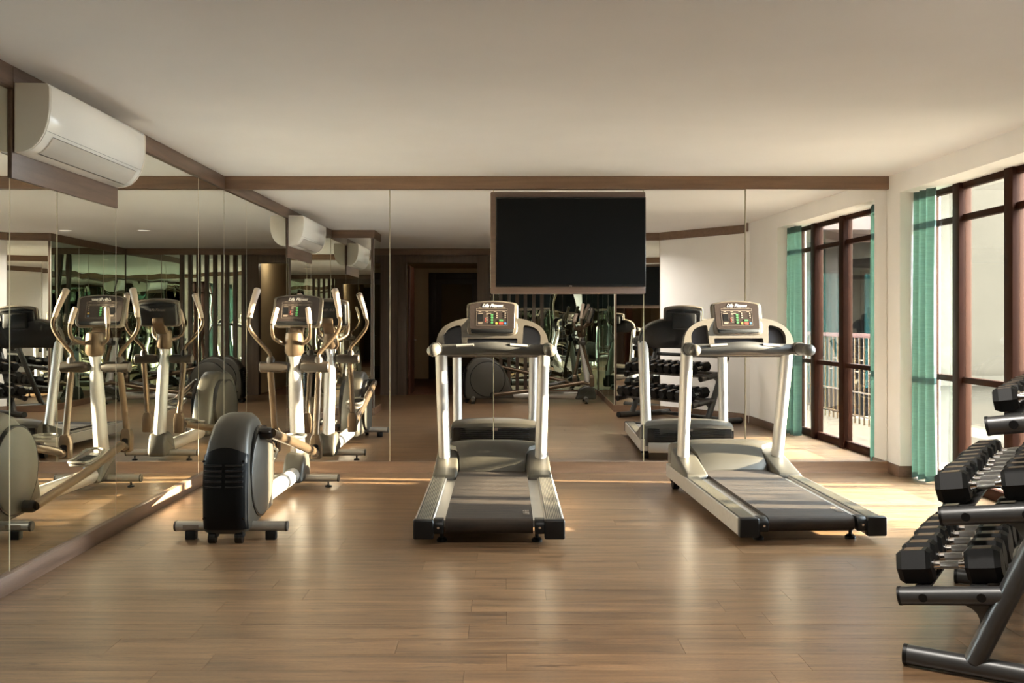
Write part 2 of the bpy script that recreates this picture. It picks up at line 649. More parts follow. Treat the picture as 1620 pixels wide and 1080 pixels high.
# left mirror wall
sl = Seg(P_BL, P_L0, (0, 5))
def sY(yy):
    return (YB - yy)
bm = BM()
sl.box(bm, -0.2, sl.len + 0.1, -0.15, 0.0, -0.05, CEIL)
wall_left = struct('wall_left', bm, 'mirror_edge', 'left wall clad in tall mirror panels')
LY = [8.70, 7.95, 6.24, 4.885, 3.53]
for i in range(4):
    top = 2.14 if i == 2 else TRIM_Z + 0.01
    mirror_panel(sl, sY(LY[i]) + (0.012 if i == 0 else 0), sY(LY[i + 1]), BASE_Z, top, wall_left, 'mirror_side')
mirror_panel(sl, sY(2.72), sY(-0.10), BASE_Z, TRIM_Z + 0.01, wall_left, 'mirror_side')
bm = BM()
sl.box(bm, 0.045, sY(4.885), 0.0, 0.03, TRIM_Z, CEIL, 0.002)
struct('trim_2', bm, 'wood_y', 'walnut trim along the top of the left mirror wall')
bm = BM()
sl.box(bm, sY(4.883), sY(3.535), 0.0, 0.03, TRIM_Z, CEIL, 0.002)
struct('trim_3', bm, 'wood_y', 'walnut trim at the near end of the left wall')
bm = BM()
sl.box(bm, 0.045, sY(3.535), 0.0, 0.035, 0.0, BASE_Z, 0.002)
struct('baseboard_left', bm, 'wood_y', 'walnut baseboard below the left mirror wall')
bm = BM()
sl.box(bm, sY(6.24), sY(4.885), 0.0, 0.022, 2.13, TRIM_Z, 0.002)
struct('trim_4', bm, 'wood_y', 'walnut backing board under the air conditioner')

# mirrored return wall on the left, out of frame but seen in the mirrors
bm = BM()
box(bm, -2.70, -1.92, 2.75, 3.50, -0.05, CEIL)
wall_return = struct('wall_return', bm, 'wood_z', 'mirror-clad return projecting from the left wall')
sr1 = Seg((-2.545, 3.50), (-1.92, 3.50), (0, 6))
sr2 = Seg((-1.92, 3.50), (-1.92, 2.75), (0, 3))
mirror_panel(sr1, 0.0, sr1.len - 0.03, BASE_Z, TRIM_Z, wall_return, 'mirror_side')
mirror_panel(sr2, 0.03, sr2.len - 0.03, BASE_Z, TRIM_Z, wall_return, 'mirror_side')
bm = BM()
sr1.box(bm, 0.03, sr1.len + 0.02, 0, 0.02, TRIM_Z, CEIL)
sr2.box(bm, 0.0, sr2.len, 0, 0.02, TRIM_Z, CEIL)
struct('trim_5', bm, 'wood_x', 'walnut trim above the mirrored return')
bm = BM()
sr1.box(bm, 0.035, sr1.len + 0.02, 0, 0.02, 0, BASE_Z)
sr2.box(bm, 0.0, sr2.len, 0, 0.02, 0, BASE_Z)
struct('baseboard_return', bm, 'wood_x', 'walnut baseboard below the mirrored return')

# right wall with the window opening
OY0, OY1, OZ = 5.67, 8.417, 2.528
WT = 0.36
bm = BM()
box(bm, XR, XR + WT, OY1, YB + 0.15, 0.0, CEIL)
box(bm, XR, XR + WT, 4.45, OY0, 0.0, CEIL)
box(bm, XR, XR + WT, OY0, OY1, OZ, CEIL)
wall_right = struct('wall_right', bm, 'white_wall', 'white right wall around the tall window opening')
bm = BM()
box(bm, XR - 0.014, XR, OY1 - 0.012, YB - 0.046, 0, BASE_Z, 0.002)
box(bm, XR - 0.014, XR + 0.12, OY1 - 0.014, OY1, 0, BASE_Z, 0.002)
struct('baseboard_right', bm, 'wood_y', 'walnut baseboard on the pier beside the teal curtain')
bm = BM()
box(bm, XR - 0.014, XR, 4.56, OY0, 0, BASE_Z, 0.002)
struct('baseboard_window', bm, 'wood_y', 'walnut baseboard on the near side of the window')

# oblique white wall behind the dumbbell rack, with mirror strip and mirrored partition
PC = Vector((1.68, 2.96)); PD = Vector((2.27, 3.07)); PE = Vector((3.51, 4.55))
so = Seg(PD, PE, (0, 6))
bm = BM()
so.box(bm, 0.0, so.len + 0.15, -0.15, 0.0, 0.0, CEIL)
struct('wall_oblique', bm, 'white_wall', 'oblique white wall behind the dumbbell rack')
bm = BM()
so.box(bm, 0.0, so.len - 0.02, 0.0, 0.02, TRIM_Z, CEIL)
struct('trim_6', bm, 'wood_x', 'walnut trim above the oblique white wall')
bm = BM()
so.box(bm, 0.0, so.len - 0.02, 0.0, 0.015, 0, BASE_Z)
struct('baseboard_oblique', bm, 'wood_x', 'walnut baseboard of the oblique white wall')
sp = Seg((1.74, YR), PC, (0, 2))
sm = Seg(PC, PD, (1.5, 6))
bm = BM()
sp.box(bm, -0.1, sp.len, -0.12, 0.0, 0.0, CEIL)
sm.box(bm, 0.0, sm.len + 0.05, -0.12, 0.0, 0.0, CEIL)
wall_partition = struct('wall_partition', bm, 'wood_z', 'mirror-clad partition beside the dumbbell rack')
mirror_panel(sm, 0.02, sm.len, BASE_Z, TRIM_Z, wall_partition, 'mirror_side')
for k in range(3):
    mirror_panel(sp, 0.02 + k * (sp.len - 0.03) / 3, 0.02 + (k + 1) * (sp.len - 0.03) / 3, BASE_Z, TRIM_Z, wall_partition, 'mirror_rear')
bm = BM()
sp.box(bm, 0, sp.len + 0.02, 0, 0.02, TRIM_Z, CEIL)
sm.box(bm, 0, sm.len, 0, 0.02, TRIM_Z, CEIL)
struct('trim_7', bm, 'wood_x', 'walnut trim above the mirrored partition')
bm = BM()
sp.box(bm, 0, sp.len + 0.02, 0, 0.02, 0, BASE_Z)
sm.box(bm, 0, sm.len, 0, 0.02, 0, BASE_Z)
struct('baseboard_partition', bm, 'wood_x', 'walnut baseboard below the mirrored partition')

# rear wall with doorway, slats and mirrors
bm = BM()
box(bm, -2.75, -1.81, YR - 0.15, YR, 0, CEIL)
box(bm, -1.81, -0.50, YR - 0.15, YR, 2.44, CEIL)
box(bm, -0.50, 1.80, YR - 0.15, YR, 0, CEIL)
wall_rear = struct('wall_rear', bm, 'wood_z', 'dark walnut rear wall with doorway')
sr = Seg((-0.27, YR), (1.74, YR), (0, 3))
for k in range(3):
    mirror_panel(sr, k * sr.len / 3, (k + 1) * sr.len / 3 - (0.02 if k == 2 else 0), BASE_Z, TRIM_Z, wall_rear, 'mirror_rear')
sl_bm = BM()
box(sl_bm, -0.032, 0.032, 0, 0.045, BASE_Z, TRIM_Z, 0.003)
slat0 = obj('slat', sl_bm, 'wood_z', wall_rear, loc=(-0.22, YR + 0.012, 0))
for k in range(1, 7):
    s = slat0.copy(); COL.objects.link(s); s.parent = wall_rear
    s.location.x = -0.22 + k * 0.152
bm = BM()
box(bm, -2.5, 1.70, YR, YR + 0.03, TRIM_Z, CEIL)
struct('trim_8', bm, 'wood_x', 'walnut trim along the top of the rear wall')
bm = BM()
box(bm, -0.27, 1.70, YR, YR + 0.02, 0, BASE_Z)
struct('baseboard_rear', bm, 'wood_x', 'walnut baseboard below the rear mirrors')
bm = BM()
box(bm, -1.97, -1.81, YR, YR + 0.025, 0, 2.58, 0.004)
box(bm, -0.50, -0.30, YR, YR + 0.025, 0, 2.58, 0.004)
box(bm, -1.81, -0.50, YR, YR + 0.025, 2.44, 2.58, 0.004)
struct('trim_9', bm, 'wood_z', 'walnut casing of the doorway')
# corridor beyond the doorway
bm = BM()
box(bm, -2.45, -2.35, -5.0, YR - 0.15, 0, 2.6)
box(bm, -0.45, -0.35, -5.0, YR - 0.15, 0, 2.6)
box(bm, -2.45, -0.35, -5.1, -5.0, 0, 2.6)
box(bm, -2.45, -0.35, -5.1, YR - 0.15, 2.6, 2.7)
struct('wall_corridor', bm, 'corridor', 'cream corridor walls beyond the doorway')
bm = BM()
box(bm, -2.45, -0.35, -5.1, YR - 0.15, -0.1, 0)
box(bm, -1.85, -0.46, YR - 0.15, YR, -0.1, -0.0005)
struct('floor_corridor', bm, 'corridor_floor', 'dark red tiled corridor floor')
bm = BM()
box(bm, -1.78, -1.62, -5.0, -4.93, 0, 2.5, 0.005)
box(bm, -0.62, -0.46, -5.0, -4.93, 0, 2.5, 0.005)
box(bm, -1.62, -0.62, -5.0, -4.93, 2.34, 2.5, 0.005)
door1 = struct('door_1', bm, 'dark_wood', 'dark framed door at the end of the corridor')
bm = BM(); box(bm, -1.62, -0.62, -4.99, -4.95, 0.0, 2.34); obj('door_leaf', bm, 'dark_wood', door1)
bm = BM(); box(bm, -1.48, -0.76, -4.952, -4.94, 0.3, 2.22, 0.003); obj('door_inset', bm, 'olive', door1)
bm = BM(); tube(bm, [(-0.70, -4.95, 1.02), (-0.70, -4.90, 1.02), (-0.82, -4.90, 1.02)], 0.011, 8); obj('door_handle', bm, 'chrome', door1)
bm = BM(); box(bm, -1.80, -1.755, YR - 0.98, YR - 0.16, 0.005, 2.4, 0.004)
door2 = struct('door_2', bm, 'red_wood', 'red-brown door leaf standing open in the doorway')
bm = BM(); tube(bm, [(-1.755, -1.02, 1.0), (-1.70, -1.02, 1.0), (-1.70, -0.9, 1.0)], 0.011, 8); obj('door_handle', bm, 'chrome', door2)

cl = thing('added_corridor_lamp', 'added fill lamp, small and round, on the corridor ceiling beyond the doorway', 'lamp', (-0.75, -0.75, 2.6))  # extra lamp added to brighten the dark corridor
bm = BM(); tube(bm, [(0, 0, 0), (0, 0, -0.03), (0, 0, -0.05)], [0.14, 0.14, 0.10], 24); obj('lamp_shade', bm, 'fill_lens', cl)
ld = bpy.data.lights.new('corridor_fill_bulb', 'POINT'); ld.energy = 7.0; ld.color = (1.0, 0.86, 0.66); ld.shadow_soft_size = 0.06
lo_ = bpy.data.objects.new('bulb', ld); COL.objects.link(lo_); lo_.parent = cl; lo_.location = (0, 0, -0.065)

# ------------------------------------------------------------------ window
win = bpy.data.objects.new('window_1', None); COL.objects.link(win)
tag(win, 'tall bronze-framed window with three mullions in the right wall', None, None, 'structure')
FX0, FX1 = 3.745, 3.85
MY = [7.87, 7.05, 6.22]
bm = BM(); box(bm, FX0, FX1, -0.06, 0.06, 0.0, OZ, 0.004)
m0 = obj('mullion', bm, 'frame_brown', win, loc=(0, MY[0], 0))
for yy in MY[1:]:
    c = m0.copy(); COL.objects.link(c); c.parent = win; c.location.y = yy
bm = BM(); box(bm, FX0 + 0.02, FX1 - 0.01, OY0, OY0 + 0.05, 0, OZ, 0.003); obj('jamb', bm, 'frame_brown', win)
bm = BM(); box(bm, FX0 + 0.02, FX1 - 0.01, OY1 - 0.05, OY1, 0, OZ, 0.003); obj('jamb', bm, 'frame_brown', win)
bays = [(OY0 + 0.05, MY[2] - 0.06), (MY[2] + 0.06, MY[1] - 0.06), (MY[1] + 0.06, MY[0] - 0.06), (MY[0] + 0.06, OY1 - 0.05)]
for (a, b) in bays:
    for (z0, z1) in ((0.0, 0.085), (0.875, 0.925), (2.215, 2.265), (OZ - 0.05, OZ)):
        bm = BM(); box(bm, FX0 + 0.03, FX1 - 0.02, a, b, z0, z1, 0.003); obj('rail', bm, 'frame_brown', win)
    for (z0, z1) in ((0.085, 0.875), (0.925, 2.215), (2.265, OZ - 0.05)):
        bm = BM(); box(bm, 3.795, 3.801, a, b, z0, z1); obj('pane', bm, 'glass', win)

def curtain(label, y0, y1, x, folds, seed, phase):
    rnd = random.Random(seed)
    bm = BM()
    ns, nz = folds * 12, 14
    z0, z1 = 0.012, OZ - 0.008
    am = [rnd.uniform(0.75, 1.2) for _ in range(folds + 2)]
    grid = []
    for j in range(nz + 1):
        t = j / nz
        z = z0 + (z1 - z0) * t
        spread = 1.0
        rowv = []
        for i in range(ns + 1):
            s = i / ns
            a = am[int(s * folds)]
            yy = (y0 + y1) / 2 + (s - 0.5) * (y1 - y0) * spread
            w = 0.040 * a * (0.75 + 0.4 * (1 - t)) * math.sin(2 * PI * folds * s + phase + 0.5 * math.sin(3 * t + seed))
            zz = z + (0.012 * math.sin(2 * PI * folds * s) if j == 0 else 0)
            rowv.append(bm.verts.new((x + w, yy + 0.004 * math.sin(4 * t + 0.4 * i), max(0.004, zz))))
        grid.append(rowv)
    for j in range(nz):
        for i in range(ns):
            bm.faces.new((grid[j][i], grid[j][i + 1], grid[j + 1][i + 1], grid[j + 1][i]))
    bmesh.ops.solidify(bm, geom=list(bm.faces), thickness=0.004)
    o = obj('curtain', bm, 'curtain', None, 80)
    tag(o, label, 'curtain', 'teal window curtains')
    return o
curtain('teal curtain gathered at the far end of the window near the mirror', 8.03, 8.410, 3.640, 3, 3, 0.4)
curtain('teal curtain gathered at the near end of the window, seen in the mirror', 5.68, 6.05, 3.640, 3, 5, 1.2)

# ------------------------------------------------------------------ outside
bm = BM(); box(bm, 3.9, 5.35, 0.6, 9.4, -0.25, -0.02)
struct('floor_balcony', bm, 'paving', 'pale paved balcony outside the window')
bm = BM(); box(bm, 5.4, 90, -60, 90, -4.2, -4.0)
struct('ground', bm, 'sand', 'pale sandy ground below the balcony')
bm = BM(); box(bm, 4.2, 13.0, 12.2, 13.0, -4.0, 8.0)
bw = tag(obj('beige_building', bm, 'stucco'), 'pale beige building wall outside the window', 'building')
bm = BM(); box(bm, 4.2, 13.0, 12.1, 12.2, 0.55, 0.68, 0.01); obj('string_course', bm, 'stucco', bw)
# neighbouring wing, seen through the mirror
wing = thing('hotel_wing', 'neighbouring wing with dark framed glass and teal curtains, seen in the mirror', 'building', (0, 0, 0))
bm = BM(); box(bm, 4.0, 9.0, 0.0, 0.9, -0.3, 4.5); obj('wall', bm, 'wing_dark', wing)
bm = BM(); box(bm, 4.0, 9.0, 0.9, 3.2, 2.75, 2.95); obj('added_shade_slab', bm, 'dark_wood', wing)  # slab added to keep high sky light off the wing front
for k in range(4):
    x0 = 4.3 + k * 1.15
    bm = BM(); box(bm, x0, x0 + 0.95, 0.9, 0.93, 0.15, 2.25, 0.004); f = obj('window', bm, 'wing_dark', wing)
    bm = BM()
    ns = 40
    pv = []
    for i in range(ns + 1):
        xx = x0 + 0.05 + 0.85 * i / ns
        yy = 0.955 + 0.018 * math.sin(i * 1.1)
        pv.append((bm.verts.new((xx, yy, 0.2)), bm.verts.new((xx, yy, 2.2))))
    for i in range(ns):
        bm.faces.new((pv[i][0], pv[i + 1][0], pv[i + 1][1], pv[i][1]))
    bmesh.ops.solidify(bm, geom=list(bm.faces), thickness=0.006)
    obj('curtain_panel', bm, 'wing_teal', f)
# balcony railing with brass pattern
rail = thing('balcony_railing', 'balcony railing with red-brown handrail and brass lattice, seen in the mirror', 'railing', (5.0, 0, -0.02))
bm = BM(); box(bm, -0.035, 0.035, 1.2, 6.9, 1.17, 1.23, 0.01); obj('handrail', bm, 'rail_wood', rail)
for zz in (0.10, 0.42):
    bm = BM(); box(bm, -0.01, 0.01, 1.2, 6.9, zz, zz + 0.02); obj('cross_rail', bm, 'brass', rail)
bm = BM(); box(bm, -0.009, 0.009, -0.009, 0.009, 0.0, 1.17); bar0 = None
yy = 1.3
kk = 0
while yy < 6.9:
    if bar0 is None:
        bar0 = obj('baluster', bm, 'brass', rail, loc=(0, yy, 0))
    else:
        c = bar0.copy(); COL.objects.link(c); c.parent = rail; c.location.y = yy
    if kk % 3 == 1:
        bm2 = BM(); box(bm2, -0.008, 0.008, yy, yy + 0.15, 0.86, 0.876); obj('lattice_link', bm2, 'brass', rail)
        bm2 = BM(); box(bm2, -0.008, 0.008, yy - 0.15, yy, 0.70, 0.716); obj('lattice_link', bm2, 'brass', rail)
    yy += 0.15
    kk += 1

# ------------------------------------------------------------------ television
tvp = BM(); box(tvp, -0.127, 1.286, 8.635, 8.694, 1.632, 2.562, 0.012)
tag(obj('wood_tv_panel', tvp, 'wood_panel'), 'walnut backing panel behind the television on the mirror wall', 'panel')
tv = thing('television', 'large black flat television on a walnut panel', 'television', (0.60, 8.63, 1.694))
bm = BM(); box(bm, -0.68, 0.68, -0.055, 0.004, 0.0, 0.813, 0.006); obj('housing', bm, 'tv_bezel', tv)
bm = BM(); box(bm, -0.668, 0.668, -0.058, -0.054, 0.018, 0.800); obj('screen', bm, 'tv_black', tv)
bm = BM(); box(bm, -0.012, 0.012, -0.0575, -0.054, 0.005, 0.012); obj('maker_mark', bm, 'marking', tv)

# ------------------------------------------------------------------ air conditioner
acY0, acY1 = 4.895, 6.235
ac = thing('air_conditioner', 'white split air conditioner high on the left mirror wall', 'air conditioner', (-2.535, (acY0 + acY1) / 2, 2.262))
ac.rotation_euler = (0, 0, 0.006)
H2 = (acY1 - acY0) / 2
prof = [(0.0, 0.0), (0.05, 0.006), (0.09, 0.022), (0.125, 0.055), (0.152, 0.10), (0.17, 0.155), (0.18, 0.22), (0.182, 0.29), (0.180, 0.34), (0.168, 0.358), (0.0, 0.36)]
bm = BM(); prism(bm, prof, 'xz', -H2 + 0.02, H2 - 0.02, 0.004); obj('body', bm, 'ac_white', ac, 30)
for s in (-1, 1):
    bm = BM()
    pr = [(x * 1.0, z) for x, z in prof]
    a, b = (-H2, -H2 + 0.016) if s < 0 else (H2 - 0.016, H2)
    prism(bm, pr, 'xz', a, b, 0.004); obj('end_panel', bm, 'ac_side', ac, 30)
# louvre flap on the curved lower front
def ac_front(z):
    for i in range(len(prof) - 1):
        (x0, z0), (x1, z1) = prof[i], prof[i + 1]
        if z0 <= z <= z1 and i < 9:
            return x0 + (x1 - x0) * (z - z0) / max(1e-6, z1 - z0)
    return 0.18
def strip(y0, y1, z0, z1, off, n=6):
    bm = BM()
    g = []
    for k in range(n + 1):
        z = z0 + (z1 - z0) * k / n
        x = ac_front(z) + off
        g.append((bm.verts.new((x, y0, z - off)), bm.verts.new((x, y1, z - off))))
    for k in range(n):
        bm.faces.new((g[k][0], g[k][1], g[k + 1][1], g[k + 1][0]))
    bmesh.ops.solidify(bm, geom=list(bm.faces), thickness=0.002)
    return bm
fl = obj('louvre_flap', strip(-H2 + 0.10, H2 - 0.10, 0.016, 0.098, 0.004), 'ac_white', ac, 60)
for (a, b, z0, z1) in ((-H2 + 0.097, H2 - 0.097, 0.098, 0.101), (-H2 + 0.097, H2 - 0.097, 0.013, 0.016)):
    obj('groove', strip(a, b, z0, z1, 0.0045, 2), 'ac_line', fl)
obj('front_groove', strip(-H2 + 0.018, H2 - 0.018, 0.115, 0.117, 0.001, 2), 'ac_line', ac)

# ------------------------------------------------------------------ console display shared by the machines
def display(parent, name, w, h, loc, tilt, treadmill=True):
    """console head: local x right, z up on its face, face looks to -y; returns the bezel object"""
    arch = [(-w / 2, -h / 2), (w / 2, -h / 2), (w / 2 * 1.03, h * 0.36)]
    n = 8
    for k in range(n + 1):
        t = 1 - 2 * k / n
        arch.append((w / 2 * 0.97 * t, h * 0.42 + h * 0.08 * (1 - t * t)))
    arch.append((-w / 2 * 1.03, h * 0.36))
    out = rounded(arch, 0.045, 4)
    bm = BM(); prism(bm, out, 'xz', 0.0, 0.05, 0.012, 3)
    b = obj(name, bm, 'bezel', parent)
    b.location = loc
    b.rotation_euler = (-tilt, 0, 0)
    inn = rounded([(x * 0.875, z * 0.80 + h * 0.055) for x, z in arch], 0.02, 3)
    bm = BM(); prism(bm, inn, 'xz', -0.004, 0.002, 0.0015, 1); obj('screen', bm, 'screen', b)
    bm = BM(); prism(bm, rounded([(-w * 0.41, -h * 0.46), (w * 0.41, -h * 0.46), (w * 0.43, -h * 0.34), (-w * 0.43, -h * 0.34)], 0.015), 'xz', -0.014, 0.004, 0.005, 2)
    obj('reading_ledge', bm, 'black', b)
    tb = text_bm('Life Fitness', h * 0.125, 0.45, 0.02)
    transform(tb, Matrix.Translation((0, -0.0055, h * 0.335)) @ Matrix.Rotation(PI / 2, 4, 'X'))
    obj('brand_lettering', tb, 'logo_white', b)
    f = -0.0052
    def bar(bm, x0, x1, z0, z1):
        box(bm, x0 * w, x1 * w, f, -0.003, z0 * h, z1 * h)
    mk = BM()
    lw = 0.0035
    for (x0, x1, z0, z1) in ((-0.32, 0.30, 0.185, 0.255), (-0.32, 0.30, -0.24, 0.155)):
        bar(mk, x0, x1, z1 - lw * 1.6, z1); bar(mk, x0, x1, z0, z0 + lw * 1.6)
        bar(mk, x0, x0 + lw, z0, z1); bar(mk, x1 - lw, x1, z0, z1)
    for x in (-0.27, -0.13, 0.03, 0.2):
        bar(mk, x, x + 0.06, 0.262, 0.275); bar(mk, x, x + 0.05, 0.163, 0.174)
    for k in range(6):
        bar(mk, -0.125, -0.08, 0.08 - k * 0.045, 0.09 - k * 0.045)
    bar(mk, -0.28, -0.19, 0.11, 0.122); bar(mk, -0.12, -0.02, 0.11, 0.122)
    bar(mk, -0.28, -0.19, -0.165, -0.145); bar(mk, -0.28, -0.2, -0.19, -0.175)
    obj('print_markings', mk, 'marking', b)
    wb = BM(); bar(wb, -0.29, -0.185, -0.11, 0.085); obj('readout_window', wb, 'gloss_black', b)
    def key(name, x, z, kw, kh, m):
        k = BM(); prism(k, rounded([((x - kw) * w, (z - kh) * h), ((x + kw) * w, (z - kh) * h), ((x + kw) * w, (z + kh) * h), ((x - kw) * w, (z + kh) * h)], 0.006, 3), 'xz', -0.0065, -0.003)
        obj(name, k, m, b)
    for k in range(4):
        key('green_key', -0.005, 0.07 - k * 0.075, 0.024, 0.026, 'key_green')
    for k in range(3):
        key('red_light', -0.135, -0.03 - k * 0.045, 0.008, 0.01, 'key_red')
    if treadmill:
        key('start_key', 0.175, -0.09, 0.04, 0.024, 'key_green')
        key('stop_key', 0.175, -0.175, 0.042, 0.032, 'key_red')
        key('yellow_key', 0.085, -0.175, 0.022, 0.03, 'key_yellow')
        key('blue_key', 0.258, -0.175, 0.022, 0.03, 'key_blue')
        for k in range(3):
            key('white_key', 0.092, 0.115 - k * 0.06, 0.012, 0.018, 'marking')
            key('white_key', 0.258, 0.115 - k * 0.06, 0.012, 0.018, 'marking')
    else:
        for k in range(3):
            key('white_key', 0.25, 0.11 - k * 0.055, 0.012, 0.016, 'marking')
        key('yellow_key', 0.24, -0.10, 0.022, 0.026, 'key_yellow')
        key('blue_key', 0.24, -0.18, 0.022, 0.026, 'key_blue')
    # back side: curved shell with lettering
    bm = BM(); prism(bm, rounded([(x * 0.9, z * 0.86) for x, z in arch], 0.03, 4), 'xz', 0.045, 0.085, 0.02, 3)
    obj('back_shell', bm, 'black', b)
    tb = text_bm('Life Fitness', h * 0.12, 0.45, 0.01)
    transform(tb, Matrix.Translation((0, 0.0865, h * 0.15)) @ Matrix.Rotation(PI, 4, 'Z') @ Matrix.Rotation(PI / 2, 4, 'X'))
    obj('back_lettering', tb, 'marking', b)
    return b

# ------------------------------------------------------------------ treadmill
def rail_z(y):
    return 0.160 + (y / 1.75) * 0.035
def make_treadmill(label):
    t = thing('treadmill', label, 'treadmill', group='treadmills facing the mirror')
    for s in (-1, 1):
        # side rail: sloping box
        x0, x1 = (0.345 * s, 0.465 * s)
        lo, hi = min(x0, x1), max(x0, x1)
        bm = BM()
        ya, yb = 0.03, 2.06
        vs = hexa(bm, [(lo, ya, 0.05), (hi, ya, 0.05), (hi, yb, 0.09), (lo, yb, 0.09)],
                  [(lo, ya, rail_z(ya) - 0.004), (hi, ya, rail_z(ya) - 0.004), (hi, yb, rail_z(yb) - 0.004), (lo, yb, rail_z(yb) - 0.004)])
        bevel_verts(bm, vs, 0.004, 1)
        r = obj('side_rail', bm, 'silver', t)
        bm = BM()
        a, b = (0.352 * s, 0.452 * s)
        lo2, hi2 = min(a, b), max(a, b)
        hexa(bm, [(lo2, ya, rail_z(ya) - 0.006), (hi2, ya, rail_z(ya) - 0.006), (hi2, 1.75, rail_z(1.75) - 0.006), (lo2, 1.75, rail_z(1.75) - 0.006)],
             [(lo2, ya, rail_z(ya)), (hi2, ya, rail_z(ya)), (hi2, 1.75, rail_z(1.75)), (lo2, 1.75, rail_z(1.75))])
        obj('foot_platform', bm, 'rib_dark', r)
        for k in range(8):
            c = lo2 + 0.012 + k * 0.0108
            bm = BM()
            hexa(bm, [(c - 0.003, ya, rail_z(ya) - 0.001), (c + 0.003, ya, rail_z(ya) - 0.001), (c + 0.003, 1.75, rail_z(1.75) - 0.001), (c - 0.003, 1.75, rail_z(1.75) - 0.001)],
                 [(c - 0.002, ya, rail_z(ya) + 0.004), (c + 0.002, ya, rail_z(ya) + 0.004), (c + 0.002, 1.75, rail_z(1.75) + 0.004), (c - 0.002, 1.75, rail_z(1.75) + 0.004)])
            obj('grip_rib', bm, 'rib', r)
        bm = BM(); box(bm, min(0.342 * s, 0.468 * s), max(0.342 * s, 0.468 * s), -0.004, 0.05, 0.045, 0.168, 0.012, 3); obj('end_cap', bm, 'black', t)
        # deck edge strip between rail and belt
        lo3, hi3 = min(0.272 * s, 0.345 * s), max(0.272 * s, 0.345 * s)
        bm = BM()
        hexa(bm, [(lo3, 0.10, 0.10), (hi3, 0.10, 0.10), (hi3, 1.75, 0.13), (lo3, 1.75, 0.13)],
             [(lo3, 0.10, rail_z(0.1) - 0.018), (hi3, 0.10, rail_z(0.1) - 0.018), (hi3, 1.75, rail_z(1.75) - 0.018), (lo3, 1.75, rail_z(1.75) - 0.018)])
        obj('deck_edge', bm, 'silver_dull', t)
        bm = BM()
        prism(bm, rounded([(0.005, 0.075), (0.105, 0.085), (0.105, 0.165), (0.03, 0.165), (0.003, 0.14)], 0.02), 'yz', min(0.283 * s, 0.343 * s), max(0.283 * s, 0.343 * s), 0.004)
        rb = obj('roller_bracket', bm, 'black', t)
        bm = BM(); tube(bm, [(0.313 * s, 0.006, 0.118), (0.313 * s, -0.003, 0.118)], 0.008, 10); obj('bolt', bm, 'chrome', rb)
        # upright
        pts = [(0.385 * s, 1.80, 0.26), (0.392 * s, 1.74, 0.55), (0.398 * s, 1.66, 0.90), (0.402 * s, 1.60, 1.17)]
        bm = BM(); tube(bm, spline(pts, 5), 0.047, 20, 1.25, up=(0, 1, 0)); obj('upright', bm, 'silver', t)
        # post base cover
        bm = BM()
        o = [(0.268 * s, 1.42), (0.468 * s, 1.40), (0.462 * s, 1.95), (0.268 * s, 1.95)]
        if s < 0:
            o = o[::-1]
        vb = [(x, y, 0.15) for x, y in o]
        top = {0: 0.235, 1: 0.215}
        vt = []
        for (x, y) in o:
            near = y < 1.6
            vt.append((x * (0.97 if abs(x) > 0.4 else 1.02), y + (0.02 if near else 0), 0.205 if near else 0.345))
        vs = hexa(bm, vb, vt)
        bevel_verts(bm, vs, 0.022, 3)
        obj('post_cover', bm, 'taupe', t)
        # handrail grip
        bm = BM(); tube(bm, [(0.43 * s, 1.50, 1.170), (0.432 * s, 1.38, 1.172), (0.435 * s, 1.24, 1.168)], [0.045, 0.046, 0.044], 18, 1.0)
        g = obj('handrail', bm, 'rubber', t)
        bm = BM(); tube(bm, [(0.435 * s, 1.245, 1.168), (0.436 * s, 1.215, 1.167)], [0.0455, 0.045], 18, 1.0, round_end=0.8); obj('handrail_cap', bm, 'graphite', g)
        bm = BM(); tube(bm, [(0.43 * s, 1.46, 1.171), (0.432 * s, 1.40, 1.172)], [0.052, 0.052], 18); obj('handrail_collar', bm, 'graphite', g)
        bm = BM(); tube(bm, [(0.30 * s, 0.16, 0.012), (0.30 * s, 0.16, 0.11)], [0.012, 0.012], 10)
        tube(bm, [(0.30 * s, 0.16, 0.0), (0.30 * s, 0.16, 0.014), (0.30 * s, 0.16, 0.026)], [0.034, 0.034, 0.02], 16); obj('levelling_foot', bm, 'black', t)
        bm = BM(); tube(bm, [(0.385 * s, 1.96, 0.045), (0.435 * s, 1.96, 0.045)], 0.045, 18)
        wq = obj('front_wheel', bm, 'black', t)
        bm = BM(); box(bm, min(0.37 * s, 0.45 * s), max(0.37 * s, 0.45 * s), 1.93, 2.0, 0.06, 0.13, 0.006); obj('wheel_bracket', bm, 'black', wq)
    # belt loop
    top0, top1 = 0.165, 0.202
    pr = [(1.78, top1), (0.075, top0)]
    for k in range(1, 8):
        a = PI / 2 + PI * k / 8
        pr.append((0.075 + 0.048 * math.cos(a), top0 - 0.048 + 0.048 * math.sin(a)))
    pr += [(0.075, top0 - 0.096), (1.78, top1 - 0.096)]
    bm = BM(); prism(bm, pr, 'yz', -0.272, 0.272, 0.0)
    belt = obj('running_belt', bm, 'belt', t)
    tb = text_bm('Life Fitness', 0.055, 0.4, 0.02)
    transform(tb, Matrix.Translation((0.235, 0.26, top0 + 0.0048)) @ Matrix.Rotation(-PI / 2 + PI, 4, 'Z') @ Matrix.Rotation(math.atan2(top1 - top0, 1.7), 4, 'Y'))
    obj('belt_lettering', tb, 'marking', belt)
    bm = BM(); box(bm, -0.36, 0.36, 0.5, 0.56, 0.08, 0.12); box(bm, -0.36, 0.36, 1.3, 1.36, 0.09, 0.13); obj('cross_member', bm, 'black', t)
    # motor hood: rows over y, columns over x
    bm = BM()
